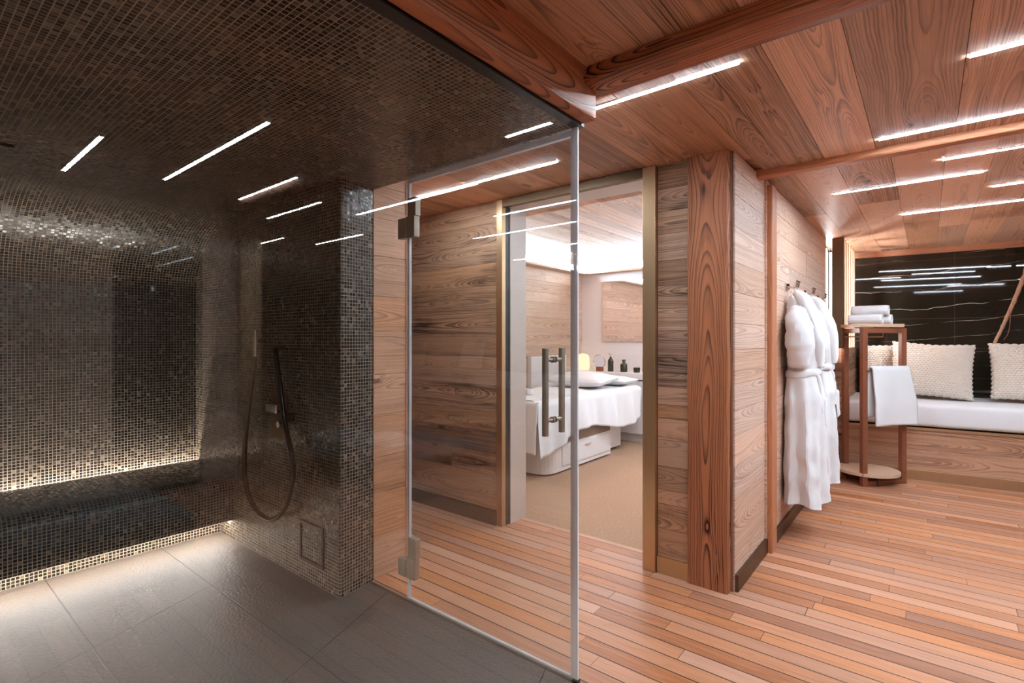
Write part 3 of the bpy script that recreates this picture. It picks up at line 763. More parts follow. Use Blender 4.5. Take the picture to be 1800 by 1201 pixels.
# sheet draped over it
b = MB()
X0, X1, Y0, Y1, ZT = -3.42, -2.60, 3.56, 5.62, 0.705
def drape(u, v):
    # u across -> arc from left hem over the top to right hem ; v along
    half = (X1-X0)/2; drop = 0.34+0.05*math.sin(v*9+1)+0.09*max(0, 1-v*5)
    tot = 2*half+2*drop; s = u*tot-tot/2
    yy = Y0+(Y1-Y0)*v
    cx = (X0+X1)/2; r = 0.05
    if abs(s) <= half-r: x, z = cx+s, ZT
    else:
        e = abs(s)-(half-r); sg = 1 if s > 0 else -1
        if e < r*PI/2: x = cx+sg*(half-r+r*math.sin(e/r)); z = ZT-r+r*math.cos(e/r)
        else:
            dz = e-r*PI/2; x = cx+sg*(half+0.03*math.sin(yy*13+sg)*min(1, dz*4)*0.8+0.10*dz+0.012*math.sin(yy*31)*min(1, dz*5)); z = ZT-r-dz
    bumpz = 0.012*nz(x*3, yy*3)+0.006*nz(x*9, yy*6)
    dip = 0
    return (x, yy, z+bumpz)
b.grid(70, 90, drape)
def drape_end(u, v):
    # foot end flap hanging down in front; u along x, v down
    x = X0-0.03+(X1-X0+0.06)*u; r = 0.05; L = 0.42+0.10*abs(u-0.5)
    e = v*L; 
    if e < r*PI/2: yy = Y0-r*math.sin(e/r)*0.8; z = ZT-r+r*math.cos(e/r)
    else:
        dz = e-r*PI/2; yy = Y0-r*0.8-0.05*dz-0.02*math.sin(x*16)*min(1, dz*4); z = ZT-r-dz
    return (x, yy, z+0.012*nz(x*3, Y0*3))
b.grid(50, 26, drape_end)
o = b.build('sheet', m_linen, weld=True); tag(o, 'white sheet draped over the massage table', 'sheet')
m = o.modifiers.new('s', 'SOLIDIFY'); m.thickness = 0.006; m.offset = 1
def pillow(name, loc, L, W, T, rot, label, m, plump=2.4):
    b = MB()
    def fn(u, v):
        a, c = u*2-1, v*2-1
        return a, c
    n = 36
    for side in (1, -1):
        def f(u, v, side=side):
            a, c = u*2-1, v*2-1
            h = max(0.0, (1-abs(a)**plump))*max(0.0, (1-abs(c)**plump))
            pinch = 1-0.09*(1-abs(a)**2)*(abs(c)**3) ; pin2 = 1-0.07*(1-abs(c)**2)*(abs(a)**3)
            return (a*L/2*pin2, c*W/2*pinch, side*T/2*h**0.5+0.006*nz(a*3+loc[0], c*3, side))
        if side == 1: b.grid(n, n, f)
        else: b.grid(n, n, lambda u, v: f(1-u, v))
    o = b.build(name, m, weld=True); o.location = loc; o.rotation_euler = rot
    return tag(o, label, 'pillow')
pillow('pillow', (-3.02, 4.98, 0.80), 0.72, 0.46, 0.16, (math.radians(4), 0, 0.05), 'plump white pillow lying on top at the head of the massage table', m_linen)
pillow('pillow', (-2.96, 5.42, 0.77), 0.70, 0.38, 0.11, (0, 0, 0.0), 'flatter white pillow behind the plump one on the massage table', m_linen)
# small things on the table foot
t = thing('candle_jar', 'white candle jar at the foot of the massage table', 'jar', (-3.02, 4.02, 0.715))
zt = 0.715
b = MB(); b.lathe([(0.04, zt), (0.045, zt+0.005), (0.045, zt+0.055), (0.04, zt+0.056), (0.038, zt+0.045)], -2.98, 3.95, 20); P_(b, 'glass', m_white, t)
b = MB(); b.lathe([(0.037, zt+0.044), (0.037, zt+0.048)], -2.98, 3.95, 20); P_(b, 'wax', m_paint, t)
bottle('oil_bottle', 'small dark bottle with pale cap beside the candle jar', -3.09, 3.97, 0.024, 0.11, zt)

# ------------------------------------------------------------------ shower glass
gp = thing('shower_screen', 'large fixed clear glass panel between the viewer and the shower', 'glass panel', (-0.993, 0.4, 0))
b = MB(); b.box(-0.998, -0.988, -0.79, 1.600, 0.004, 2.021); P_(b, 'pane', m_glass, gp)
b = MB(); b.box(-1.010, -0.972, -0.79, 1.624, 2.0205, 2.052); P_(b, 'top_profile', m_black, gp, 0.001)
b = MB(); b.box(-1.001, -0.985, 1.598, 1.606, 0.004, 2.02); P_(b, 'edge_seal', m_seal, gp)
b = MB(); b.box(-1.004, -0.982, 1.590, 1.612, 0.0, 0.012); P_(b, 'foot_clip', m_black, gp, 0.001)
gs = thing('glass_sidelight', 'narrow fixed glass strip between the mosaic pier and the door hinges', 'glass panel', (-2.09, 1.614, 0))
b = MB(); b.box(-2.226, -1.946, 1.609, 1.619, 0.002, 2.02); P_(b, 'pane', m_glass, gs)
b = MB(); b.box(-1.9465, -1.941, 1.608, 1.620, 0.002, 2.02); P_(b, 'edge_seal', m_seal, gs)
gd = thing('glass_door', 'frameless clear glass shower door with bar handle', 'glass door', (-1.93, 1.614, 0))
b = MB(); b.box(-1.930, -1.020, 1.609, 1.619, 0.010, 1.995); P_(b, 'pane', m_glass, gd)
b = MB(); b.box(-1.020, -1.003, 1.606, 1.622, 0.010, 2.005); P_(b, 'edge_seal', m_seal, gd)
b = MB(); b.box(-1.9405, -1.930, 1.607, 1.621, 0.010, 2.018); P_(b, 'hinge_seal', m_seal, gd)
b = MB(); b.box(-1.93, -1.003, 1.606, 1.622, 1.995, 2.018); P_(b, 'top_seal', m_seal, gd)
b = MB(); b.box(-1.932, -1.003, 1.609, 1.619, 0.002, 0.009); P_(b, 'bottom_seal', m_seal, gd)
for z0, z1, z2 in ((1.735, 1.835, 1.925), (0.105, 0.205, 0.30)):
    hb = MB(); hb.box(-1.945, -1.885, 1.598, 1.632, z0, z1+0.002); hb.box(-1.935, -1.878, 1.600, 1.632, z1, z2)
    h = P_(hb, 'hinge', m_steel, gd, 0.003)
    hb = MB(); hb.box(-2.005, -1.946, 1.597, 1.632, z0, z1-0.002 if z0 > 1 else z1-0.02)
    P_(hb, 'hinge_leaf', m_steel, h, 0.003)
    hb = MB(); hb.tube([(-1.937, 1.637, z0+0.004), (-1.937, 1.637, z2+0.006)], 0.008, 12); P_(hb, 'hinge_pin', m_chrome, h)
for sy, xx in ((-1, -1.122), (1, -1.078)):
    b = MB(); yy = 1.614+sy*0.055
    zb, zt2 = 0.89, 1.215
    b.tube([(-1.10, yy, zb), (-1.10, yy, zt2)], 0.0125, 16)
    for zz in (0.945, 1.172): b.tube([(-1.10, 1.614+sy*0.006, zz), (-1.10, yy, zz)], 0.008, 12); b.tube([(-1.10, 1.614+sy*0.0055, zz), (-1.10, 1.614+sy*0.012, zz)], 0.012, 14)
    P_(b, 'handle', m_steel, gd)
bx('trim_2', m_steel, (-2.226, -1.0, 1.603, 1.609, -0.002, 0.004), 'thin metal strip where the stone floor meets the teak', 'trim', ST, 0)

# ------------------------------------------------------------------ shower fittings
YW = 1.405
hs = thing('shower_hose', 'dark looping shower hose hanging on the mosaic wall', 'shower hose', (-3.02, YW, 1.2))
cpts = [(-3.022, 1.21), (-3.030, 1.14), (-3.055, 1.05), (-3.10, 0.88), (-3.142, 0.70), (-3.160, 0.556), (-3.145, 0.42), (-3.085, 0.325), (-2.98, 0.272), (-2.86, 0.262), (-2.755, 0.30), (-2.68, 0.37), (-2.625, 0.47), (-2.605, 0.56), (-2.625, 0.66), (-2.672, 0.76), (-2.705, 0.86), (-2.73, 0.97), (-2.762, 1.08), (-2.795, 1.20)]
def spline(p, n=6):
    out = []
    for i in range(len(p)-1):
        a, bb, c, d = [Vector(p[max(0, min(len(p)-1, i+k))]) for k in (-1, 0, 1, 2)]
        for t in range(n):
            t /= n; out.append(0.5*((2*bb)+(c-a)*t+(2*a-5*bb+4*c-d)*t*t+(3*bb-a-3*c+d)*t**3))
    out.append(Vector(p[-1])); return out
b = MB(); b.tube([(x+0.055, YW-0.05, z) for x, z in spline(cpts)], 0.0135, 12); P_(b, 'hose', m_hose, hs)
b = MB(); b.tube([(-2.967, YW-0.05, 1.15), (-2.967, YW-0.05, 1.30)], 0.014, 14); P_(b, 'hand_shower', m_chrome, hs)
for xx, zz in ((-2.967, 1.24), (-2.74, 1.20)):
    b = MB(); b.tube([(xx, YW-0.001, zz), (xx, YW-0.055, zz)], 0.013, 12); P_(b, 'wall_bracket', m_darkbrass, hs)
mx = thing('shower_mixer', 'dark bronze shower mixer plate behind the hose loop', 'shower mixer', (-2.78, YW, 0.85))
b = MB(); b.box(-2.875, -2.70, YW-0.010, YW, 0.70, 0.96); P_(b, 'plate', m_darkbrass, mx, 0.003)
b = MB(); b.box(-2.845, -2.725, YW-0.055, YW-0.010, 0.845, 0.90); P_(b, 'lever', m_chrome, mx, 0.008)
b = MB(); b.tube([(-2.71, YW, 0.79), (-2.71, YW-0.05, 0.79)], 0.018, 16); P_(b, 'hose_outlet', m_chrome, mx)
b = MB(); b.tube([(-2.655, YW, 0.83), (-2.655, YW-0.04, 0.83)], 0.024, 18); P_(b, 'knob', m_darkbrass, mx)
ha = thing('access_hatch', 'small tiled access hatch with a dark frame low on the mosaic pier', 'hatch', (-2.45, YW, 0.1))
b = MB()
for dm in ((-2.568, -2.550, 0.097, 0.303), (-2.355, -2.337, 0.097, 0.303)): b.box(dm[0], dm[1], YW-0.008, YW, dm[2], dm[3])
b.box(-2.55, -2.355, YW-0.008, YW, 0.097, 0.113); b.box(-2.55, -2.355, YW-0.008, YW, 0.287, 0.303)
P_(b, 'frame', plain('hatch frame', srgb(38, 28, 22), 0.4, 0.0), ha)
b = MB(); b.face([(-2.548, YW-0.003, 0.114), (-2.357, YW-0.003, 0.114), (-2.357, YW-0.003, 0.286), (-2.548, YW-0.003, 0.286)], [(0.005, 0.01), (0.196, 0.01), (0.196, 0.182), (0.005, 0.182)]); b.box(-2.53, -2.375, YW-0.0031, YW-0.001, 0.12, 0.28)
P_(b, 'tiled_lid', m_mosaic, ha)

# ------------------------------------------------------------------ ceiling light strips
def strip(x0, x1, y, label):
    t = thing('ceiling_light', label, 'ceiling light', ((x0+x1)/2, y, CEIL), group='ceiling light strips')
    b = MB(); b.box(x0, x1, y-0.010, y+0.010, CEIL-0.004, CEIL-0.0005); P_(b, 'diffuser', m_strip, t)
    b = MB(); b.box(x0-0.004, x1+0.004, y-0.0125, y-0.0101, CEIL-0.003, CEIL); b.box(x0-0.004, x1+0.004, y+0.0101, y+0.0125, CEIL-0.003, CEIL); P_(b, 'channel', m_darkbrass, t)
strip(-1.19, -0.493, 1.818, 'white light strip beginning at the cut end of the timber beam')
strip(-2.66, -1.505, 2.235, 'bright light strip seen through the top of the glass door')
strip(0.11, 1.32, 2.255, 'light strip cut by the top right corner of the photo')
strip(-0.173, 0.55, 2.935, 'light strip just in front of the thin lighter cross beam')
strip(0.063, 1.26, 3.47, 'light strip just behind the thin lighter cross beam')
strip(-0.464, 0.243, 3.855, 'light strip wholly in view behind the thin cross beam, nearest the robes')
strip(0.311, 1.00, 4.268, 'short end of a light strip at the right edge between two longer ones')
strip(-0.146, 1.02, 4.81, 'light strip farthest back, nearest the daybed')
strip(1.01, 1.79, 4.72, 'light strip outside the frame right of the daybed end, mirrored in the door glass')
strip(0.97, 1.71, 0.65, 'light strip outside the frame, mirrored as the short line at far left')
strip(0.22, 1.46, 1.056, 'light strip outside the frame, mirrored as the longest line on the shower ceiling')
strip(0.84, 1.56, 1.518, 'light strip outside the frame, mirrored third from left above the mosaic wall')
strip(1.22, 1.96, 1.895, 'light strip outside the frame, mirrored at the top of the mosaic end wall')
strip(2.62, 3.40, 2.35, 'light strip outside the frame, mirrored as the shortest line right of the wood reflection')
strip(1.91, 2.67, 2.71, 'light strip outside the frame, mirrored at the edge of the mosaic pier')
strip(1.70, 2.89, 3.10, 'light strip outside the frame, mirrored across the boards left of the upper hinge')

# ------------------------------------------------------------------ robes and hooks
def robe(yc, label, seed):
    t = thing('bathrobe', label, 'bathrobe', (-0.62, yc, 1.5), group='white robes on the wall hooks')
    #        z, centre x, half x, half y, y shift
    prof = [(0.215, -0.605, 0.112, 0.175, -0.02), (0.30, -0.606, 0.112, 0.175, -0.02), (0.53, -0.610, 0.107, 0.168, -0.02), (0.70, -0.612, 0.103, 0.160, -0.015), (0.873, -0.614, 0.098, 0.150, -0.01),
            (0.96, -0.618, 0.092, 0.140, 0), (1.01, -0.622, 0.088, 0.132, 0), (1.05, -0.625, 0.080, 0.122, 0), (1.09, -0.626, 0.080, 0.125, 0), (1.16, -0.625, 0.085, 0.140, 0),
            (1.28, -0.625, 0.088, 0.150, 0), (1.36, -0.632, 0.080, 0.135, 0), (1.42, -0.640, 0.070, 0.105, 0), (1.47, -0.650, 0.058, 0.075, 0.0), (1.51, -0.662, 0.045, 0.055, 0.0), (1.535, -0.675, 0.025, 0.035, 0.0)]
    def lerp(z):
        for p, q in zip(prof[:-1], prof[1:]):
            if z <= q[0]:
                f = (z-p[0])/(q[0]-p[0]); return [p[i]+(q[i]-p[i])*f for i in range(5)]
        return prof[-1]
    def fn(u, v):
        z = prof[0][0]+(prof[-1][0]-prof[0][0])*v
        _, cx, ax, ay, ys = lerp(z)
        a = 2*PI*u
        fall = max(0.0, 1-v*1.6)
        fold = 1+(0.075*math.sin(a*5+seed+1.5*math.sin(v*3))+0.06*math.sin(a*9+seed*2+v*2))*(0.35+fall)*min(1, (1-v)*6)
        rr = 1.0
        c, s_ = math.cos(a), math.sin(a)
        sx = math.copysign(abs(c)**0.8, c); sy = math.copysign(abs(s_)**0.8, s_)
        x = cx+ax*sx*fold; y = yc+ys+ay*sy*fold
        x += 0.012*nz(a*1.5, z*8, seed); y += 0.012*nz(a*1.5+5, z*8, seed)
        zz = z+(0.012*math.sin(a*3+seed) if v < 0.02 else 0)
        return (max(x, -0.712), y, zz)
    b = MB(); b.grid(64, 90, fn, cu=True)
    b.face([fn(i/64, 0) for i in range(64)][::-1]); b.face([fn(i/64, 1) for i in range(64)])
    P_(b.wobble((0.008, 9), (0.003, 26)), 'body', m_terry, t)
    # sleeves folded down at each side
    for sg in (-1, 1):
        pts = spline([(-0.640, yc+sg*0.085, 1.43), (-0.632, yc+sg*0.145, 1.36), (-0.622, yc+sg*0.168, 1.27), (-0.620, yc+sg*0.160, 1.17), (-0.620, yc+sg*0.140, 1.085)], 5)
        n = len(pts); rs = [0.045+0.035*math.sin(PI*min(1, (i/n)*0.9+0.06))+0.003*math.sin(i*2.1+seed) for i in range(n)]
        b = MB(); b.tube([(p[0], p[1], p[2]) for p in pts], rs, 18); sl_ = P_(b.wobble((0.014, 11), (0.005, 28)), 'sleeve', m_terry, t)
        b = MB(); q = pts[-1]
        b.tube([(q[0], q[1]+sg*0.003, q[2]+0.065), (q[0], q[1]+sg*0.002, q[2]+0.055), (q[0], q[1], q[2]+0.0), (q[0], q[1], q[2]-0.012)], [rs[-1]+0.004, rs[-1]+0.011, rs[-1]+0.008, rs[-1]-0.004], 18)
        P_(b.wobble((0.014, 11), (0.004, 28)), 'cuff', m_terry, sl_)
    # shawl collar: two thick bands from the neck to the waist
    for sg in (-1, 1):
        b = MB()
        pts = spline([(-0.668, yc+sg*0.012, 1.545), (-0.625, yc+sg*0.045, 1.515), (-0.583, yc+sg*0.062, 1.42), (-0.548, yc+sg*0.060, 1.30), (-0.538, yc+sg*0.040, 1.18), (-0.540, yc+sg*0.012, 1.08)], 5)
        n = len(pts); b.tube([tuple(p) for p in pts], [0.026+0.012*math.sin(PI*i/n) for i in range(n)], 14)
        P_(b.wobble((0.010, 10), (0.004, 28)), 'collar', m_terry, t)
    # belt
    b = MB()
    def belt(u, v):
        a = 2*PI*u; _, cx, ax, ay, ys = lerp(1.04)
        r = 1.0; th = 0.014*math.sin(PI*v)**0.5 if 0 < v < 1 else 0
        x = cx+(ax*1.04+th)*math.copysign(abs(math.cos(a))**0.8, math.cos(a)); y = yc+(ay*1.04+th)*math.copysign(abs(math.sin(a))**0.8, math.sin(a))
        return (max(x, -0.714), y, 1.012+0.052*v+0.012*math.sin(a*1+seed)+0.004*math.sin(a*5))
    b.grid(56, 6, belt, cu=True)
    b.tube(spline([(-0.545, yc-0.05, 1.03), (-0.527, yc-0.055, 0.98), (-0.525, yc-0.05, 0.88), (-0.518, yc-0.05, 0.78)], 4), 0.014, 10)
    P_(b.wobble((0.006, 14), (0.003, 30)), 'belt', m_terry, t)
    # pocket patch
    b = MB()
    def pk(u, v):
        z = 0.69+0.19*v; a = -0.10+0.62*u; _, cx, ax, ay, ys = lerp(z)
        e = 0.012 if (0.02 < u < 0.98 and 0.02 < v < 0.98) else 0.0
        a2 = a
        x = cx+(ax*1.06+e)*math.copysign(abs(math.cos(a2))**0.8, math.cos(a2)); y = yc+ys+(ay*1.06+e)*math.copysign(abs(math.sin(a2))**0.8, math.sin(a2))
        return (x, y, z)
    b.grid(14, 14, pk); P_(b.wobble((0.008, 9), (0.002, 26)), 'pocket', m_terry, t)
    b = MB(); b.tube([(-0.66, yc-0.012, 1.53), (-0.665, yc-0.008, 1.57), (-0.675, yc, 1.585), (-0.668, yc+0.010, 1.56), (-0.66, yc+0.014, 1.53)], 0.004, 8); P_(b, 'hanging_loop', m_terry, t)
    return t
robe(3.78, 'white terry bathrobe on the nearest hook, in front of the other robe', 0.4)
robe(4.39, 'white terry bathrobe on the middle hook, partly behind the nearer robe', 2.3)
def hook(yc, label):
    t = thing('robe_hook', label, 'hook', (-0.727, yc, 1.6), group='robe hooks')
    b = MB(); b.box(-0.729, -0.715, yc-0.045, yc+0.045, 1.578, 1.618); P_(b, 'plate', m_chrome, t, 0.003)
    for dy in (-0.03, 0.03):
        b = MB(); b.tube(spline([(-0.716, yc+dy, 1.595), (-0.685, yc+dy, 1.588), (-0.665, yc+dy, 1.592), (-0.66, yc+dy, 1.615)], 4), 0.006, 10); b.lathe([(0.002, 1.612), (0.010, 1.618), (0.010, 1.628), (0.002, 1.634)], -0.66, yc+dy, 12)
        P_(b, 'prong', m_chrome, t)
hook(3.80, 'chrome double hook holding the nearest robe')
hook(4.41, 'chrome double hook holding the second robe')
hook(5.00, 'empty chrome double hook right of the hung robes')

# ------------------------------------------------------------------ towel stand
F_, L_, R_ = (-0.418, 5.268), (-0.585, 5.60), (-0.165, 5.595)
st = thing('towel_stand', 'dark wooden triangular towel stand in front of the daybed', 'towel stand', (-0.39, 5.48, 0))
H_ = 1.345; a = 0.021
def stick(p, q, wd=0.021, name='post'):
    b = MB(); p, q = Vector(p), Vector(q); d = (q-p).normalized()
    s = d.cross(Vector((0, 0, 1))) if abs(d.z) < 0.9 else Vector((0.78, 0.63, 0))
    s.normalize(); u = s.cross(d).normalized()
    cs = [(s*i+u*j)*wd for i, j in ((-1, -1), (1, -1), (1, 1), (-1, 1))]; L = (q-p).length; col = (random.random(), 0.5, 0.5)
    for i in range(4):
        j = (i+1) % 4
        b.face([p+cs[i], p+cs[j], q+cs[j], q+cs[i]], [(0, -wd), (0, wd), (L, wd), (L, -wd)], col)
    b.face([p+c for c in cs[::-1]]); b.face([q+c for c in cs])
    return P_(b, name, m_walnut, st, 0.0015)
for p in (F_, L_, R_): stick((p[0], p[1], 0), (p[0], p[1], H_), name='post')
for p, q in ((F_, R_), (R_, L_), (L_, F_)):
    stick((p[0], p[1], H_-0.022), (q[0], q[1], H_-0.022), 0.0205, 'top_rail')
    if (p, q) != (L_, F_): stick((p[0], p[1], 0.022), (q[0], q[1], 0.022), 0.0205, 'bottom_rail')
b = MB(); 
tri = [(-0.43, 5.24), (-0.15, 5.55), (-0.17, 5.68), (-0.60, 5.68), (-0.64, 5.60)]
def slab(ol, z0, z1):
    for (xa, ya), (xb, yb) in zip(ol, ol[1:]+ol[:1]): b.face([(xa, ya, z0), (xb, yb, z0), (xb, yb, z1), (xa, ya, z1)], [(0, 0), (0.3, 0), (0.3, 0.02), (0, 0.02)])
    b.face([(x, y2, z1) for x, y2 in ol], [(x, y2) for x, y2 in ol]); b.face([(x, y2, z0) for x, y2 in ol][::-1], [(x, y2) for x, y2 in ol][::-1])
slab(tri, H_+0.008, H_+0.035); P_(b, 'shelf', m_lightwood, st)
b = MB(); cxy = (-0.405, 5.475); slab([(cxy[0]+0.235*math.cos(2*PI*i/40), cxy[1]+0.235*math.sin(2*PI*i/40)) for i in range(40)], 0.085, 0.11); P_(b, 'base_disc', m_lightwood, st)
for q in (0.3, 0.7):
    b = MB(); b.tube([(F_[0]+(R_[0]-F_[0])*q, F_[1]+(R_[1]-F_[1])*q, H_-0.001), (F_[0]+(R_[0]-F_[0])*q, F_[1]+(R_[1]-F_[1])*q, H_+0.008)], 0.006, 8); P_(b, 'spacer', m_darkbrass, st)
for q in range(3):
    b = MB(); b.tube([(cxy[0]+0.15*math.cos(q*2.1-1), cxy[1]+0.15*math.sin(q*2.1-1), 0.0), (cxy[0]+0.15*math.cos(q*2.1-1), cxy[1]+0.15*math.sin(q*2.1-1), 0.086)], 0.006, 8); P_(b, 'foot', m_darkbrass, st)
# towel rail (outside the front face) and brass hook bar
dv = (Vector(R_)-Vector(F_)).normalized(); nv = Vector((dv.y, -dv.x))
RZ = 0.985
def on(s, out, z):
    p = Vector(F_)+dv*s+nv*out; return (p.x, p.y, z)
b = MB(); b.tube([on(0.0, 0.03, RZ), on(0.42, 0.03, RZ)], 0.008, 10); b.tube([on(0.02, 0.0, RZ), on(0.02, 0.03, RZ)], 0.008, 8); b.tube([on(0.39, 0.0, RZ), on(0.39, 0.03, RZ)], 0.008, 8); P_(b, 'towel_rail', m_brass, st)
b = MB(); b.tube([(-0.585, 5.57, 1.27), (-0.30, 5.57, 1.27), (-0.30, 5.57, 1.33)], 0.006, 8); P_(b, 'hook_bar', m_brass, st)
# hanging towel
b = MB()
def hang(u, v):
    s = 0.035+0.385*u; L1, L2 = 0.47, 0.40; r = 0.024; tot = L1+L2+PI*r
    e = v*tot
    wob = 0.010*math.sin(u*7+1)+0.006*nz(u*4, v*6)
    if e < L1:
        d = L1-e; f = min(1, d/0.3); return on(s+0.05*f*(u)+0.0, 0.03+r+0.012*f+wob*f+0.02*d, RZ+0.004-d)
    if e < L1+PI*r:
        a = (e-L1)/r; return on(s, 0.03+r*math.cos(a), RZ+0.004+r*math.sin(a))
    d = e-L1-PI*r; f = min(1, d/0.3); return on(s-0.0*f, 0.03-r-0.004*f+wob*f*0.3, RZ+0.004-d)
b.grid(26, 60, hang)
o = b.build('towel', m_towel, weld=True); tag(o, 'white towel folded over the rail of the wooden stand', 'towel', 'white towels')
mm = o.modifiers.new('s', 'SOLIDIFY'); mm.thickness = 0.016; mm.offset = 0
# rolled towels
def rolled(p0, p1, r, label, sd):
    b = MB(); p0, p1 = Vector(p0), Vector(p1); d = (p1-p0); L = d.length; d.normalize(); s = d.cross(Vector((0, 0, 1))).normalized(); up = Vector((0, 0, 1))
    def fn(u, v):
        turns = 3.0; th = u*turns*2*PI; rr = r*(0.16+0.84*u)*(1+0.02*math.sin(th*2+sd))
        e = (v-0.5)*2; pinch = 1-0.10*abs(e)**6
        return p0+d*(L*v-0.006*(1-u)*e)+(s*math.cos(th)+up*math.sin(th)*0.95)*rr*pinch+up*0.002*nz(v*8, u*5, sd)
    b.grid(150, 16, fn)
    o = b.build('rolled_towel', m_towel); mm = o.modifiers.new('s', 'SOLIDIFY'); mm.thickness = r*0.22; mm.offset = -1
    return tag(o, label, 'towel', 'white towels')
TZ2 = H_+0.035
rolled((-0.545, 5.47, TZ2+0.043), (-0.295, 5.44, TZ2+0.043), 0.044, 'rolled white towel lying in front on the stand shelf', 0.3)
rolled((-0.50, 5.565, TZ2+0.043), (-0.235, 5.535, TZ2+0.043), 0.044, 'rolled white towel lying behind on the stand shelf', 1.7)
rolled((-0.525, 5.515, TZ2+0.121), (-0.255, 5.487, TZ2+0.121), 0.044, 'rolled white towel stacked on top of the two others', 4.1)

# ------------------------------------------------------------------ daybed niche (slightly turned)
PV = (-0.59, 5.775, 0); RZ_ = math.radians(5.4)
def loc_obj(b, name, m, parent=None, bevel=0):
    o = b.build(name, m, None, bevel=bevel, loc=PV, rotz=RZ_)
    if parent: adopt(o, parent)
    return o
db = thing('daybed', 'built-in daybed with reclaimed board front and bronze skirting', 'daybed', (0.3, 5.85, 0))
b = MB(); b.planks((0.0, 0.0, 0.0), (1, 0, 0), (0, 0, 1), (0, -1, 0), 7.2, 0.44, (0.2, 0.24), lens=(2.4, 3.4), seams=[0, 0.09, 0.27, 0.44]); b.box(0, 7.2, 0.02, 0.95, 0, 0.44, 'x'); loc_obj(b, 'base', m_sofa, db)
b = MB(); b.box(0.0, 7.2, -0.018, 0.0, 0, 0.09); loc_obj(b, 'skirting', m_brass, db, 0.002)
b = MB(); b.box(0.0, 7.2, -0.008, 0.03, 0.441, 0.462); loc_obj(b, 'edge_trim', m_brass, db)
b = MB()
def matt(u, v):
    # rounded rectangle section swept along x
    n = 4.0
    x = 0.02+7.1*u
    a = 2*PI*v; c, s_ = math.cos(a), math.sin(a); pw = 0.25
    yy = 0.475+0.47*math.copysign(abs(c)**pw, c); zz = 0.572+0.109*math.copysign(abs(s_)**pw, s_)
    fr_ = 1 if yy < 0.06 else 0
    wr = 0.008*math.sin(x*23+zz*14)*max(0, 1-abs(x-0.55)*2.6)*fr_
    return (x, yy+wr*1.0+0.003*nz(x*5, zz*5), zz+0.003*nz(x*2, yy*3))
b.grid(160, 64, matt, cv=True)
b.face([matt(0, i/64) for i in range(64)]); b.face([matt(1, i/64) for i in range(64)][::-1])
tag(loc_obj(b, 'mattress', m_matt), 'long white mattress on the built-in daybed', 'mattress')
# marble back wall
b = MB(); b.box(-0.15, 7.3, 0.95, 1.05, 0.40, 2.13)
tag(loc_obj(b, 'wall_marble', m_marble), 'polished black marble wall with white veins behind the daybed', 'wall', kind=ST)
b = MB(); b.box(0.0, 7.2, 0.905, 0.955, 2.125, CEIL, 'x')
tag(loc_obj(b, 'trim_3', m_post), 'wooden strip between the marble wall and the ceiling', 'trim', kind=ST)
# low end wall of the daybed
b = MB()
b.planks((-0.728, 5.775, 0.0), (1, 0, 0), (0, 0, 1), (0, -1, 0), 0.138, 1.163, (0.10, 0.2), lens=None)
b.planks((-0.590, 5.775, 0.0), (0, 1, 0), (0, 0, 1), (1, 0, 0), 0.95, 1.163, (0.12, 0.2), lens=None)
b.box(-0.728, -0.605, 5.793, 6.72, 0, 1.160)
tag(b.build('wall_low', m_wall), 'low brown board wall ending the daybed behind the towel stand', 'wall', kind=ST)
b = MB(); b.box(-0.87, -0.80, 5.5, 7.2, 0, CEIL, 'y'); b.planks((-0.80, 5.5, 1.0), (0, 1, 0), (0, 0, 1), (1, 0, 0), 1.6, 1.18, (0.12, 0.2), lens=None)
tag(b.build('wall_niche', m_robewall), 'lit board wall behind the slats of the daybed niche', 'wall', kind=ST)
tag(bx('post', m_darkbrass, (-0.683, -0.592, 5.56, 5.62, 1.165, CEIL-0.001), None, None), 'square bronze post between the robe wall and the slats', 'post', kind=ST)
sn = thing('slat_screen', 'screen of thin vertical wooden slats lit from behind', 'screen', (-0.60, 6.1, 1.165))
for k in range(5):
    b = MB(); y0 = 5.74+k*0.185
    b.box(-0.625, -0.592, y0, y0+0.030, 1.165, CEIL-0.002, 'z'); P_(b, 'slat', m_lightwood, sn, 0.002)
nl = thing('niche_light', 'upright light line hidden behind the slats and the bronze post', 'light', (-0.77, 5.9, 1.2))
b = MB(); b.box(-0.790, -0.775, 5.66, 6.55, 1.18, 1.19); P_(b, 'diffuser', m_nled, nl)
b = MB(); b.box(-0.792, -0.774, 5.655, 5.67, 1.19, 2.15); b.box(-0.792, -0.774, 5.95, 5.965, 1.19, 2.15); b.box(-0.792, -0.774, 6.25, 6.265, 1.19, 2.15); P_(b, 'upright_diffuser', m_nled, nl)

# knitted cushions
def cushion(loc, W, H, T, rot, label, sd):
    b = MB(); n = 96
    nk = int(W/0.026); nr = int(H/0.020)
    for side in (1, -1):
        def f(u, v, side=side):
            a, c = u*2-1, v*2-1
            h = max(0.0, 1-abs(a)**3.0)*max(0.0, 1-abs(c)**3.0)
            pin = 1-0.055*(1-a*a)*abs(c)**3; pin2 = 1-0.05*(1-c*c)*abs(a)**3
            kn = abs(math.sin(PI*(u*nk+0.5*(int(v*nr) % 2))))*abs(math.sin(PI*v*nr))**0.6
            edge = 1 if h > 0.0 else 0
            return (a*W/2*pin2+0.004*math.sin(v*nr*PI)*abs(a)**8, side*(T/2*h**0.5+0.010*kn*edge), c*H/2*pin+0.004*math.sin(u*nk*PI)*abs(c)**8+0.012*nz(a*1.5, c*1.5, sd))
        if side == -1: b.grid(n*2, n*2, f)
        else: b.grid(n, n, lambda u, v: f(1-u, v))
    o = b.build('cushion', m_knit); o.location = loc; o.rotation_euler = rot
    return tag(o, label, 'cushion', 'knitted cushions on the daybed')
cz = 0.69
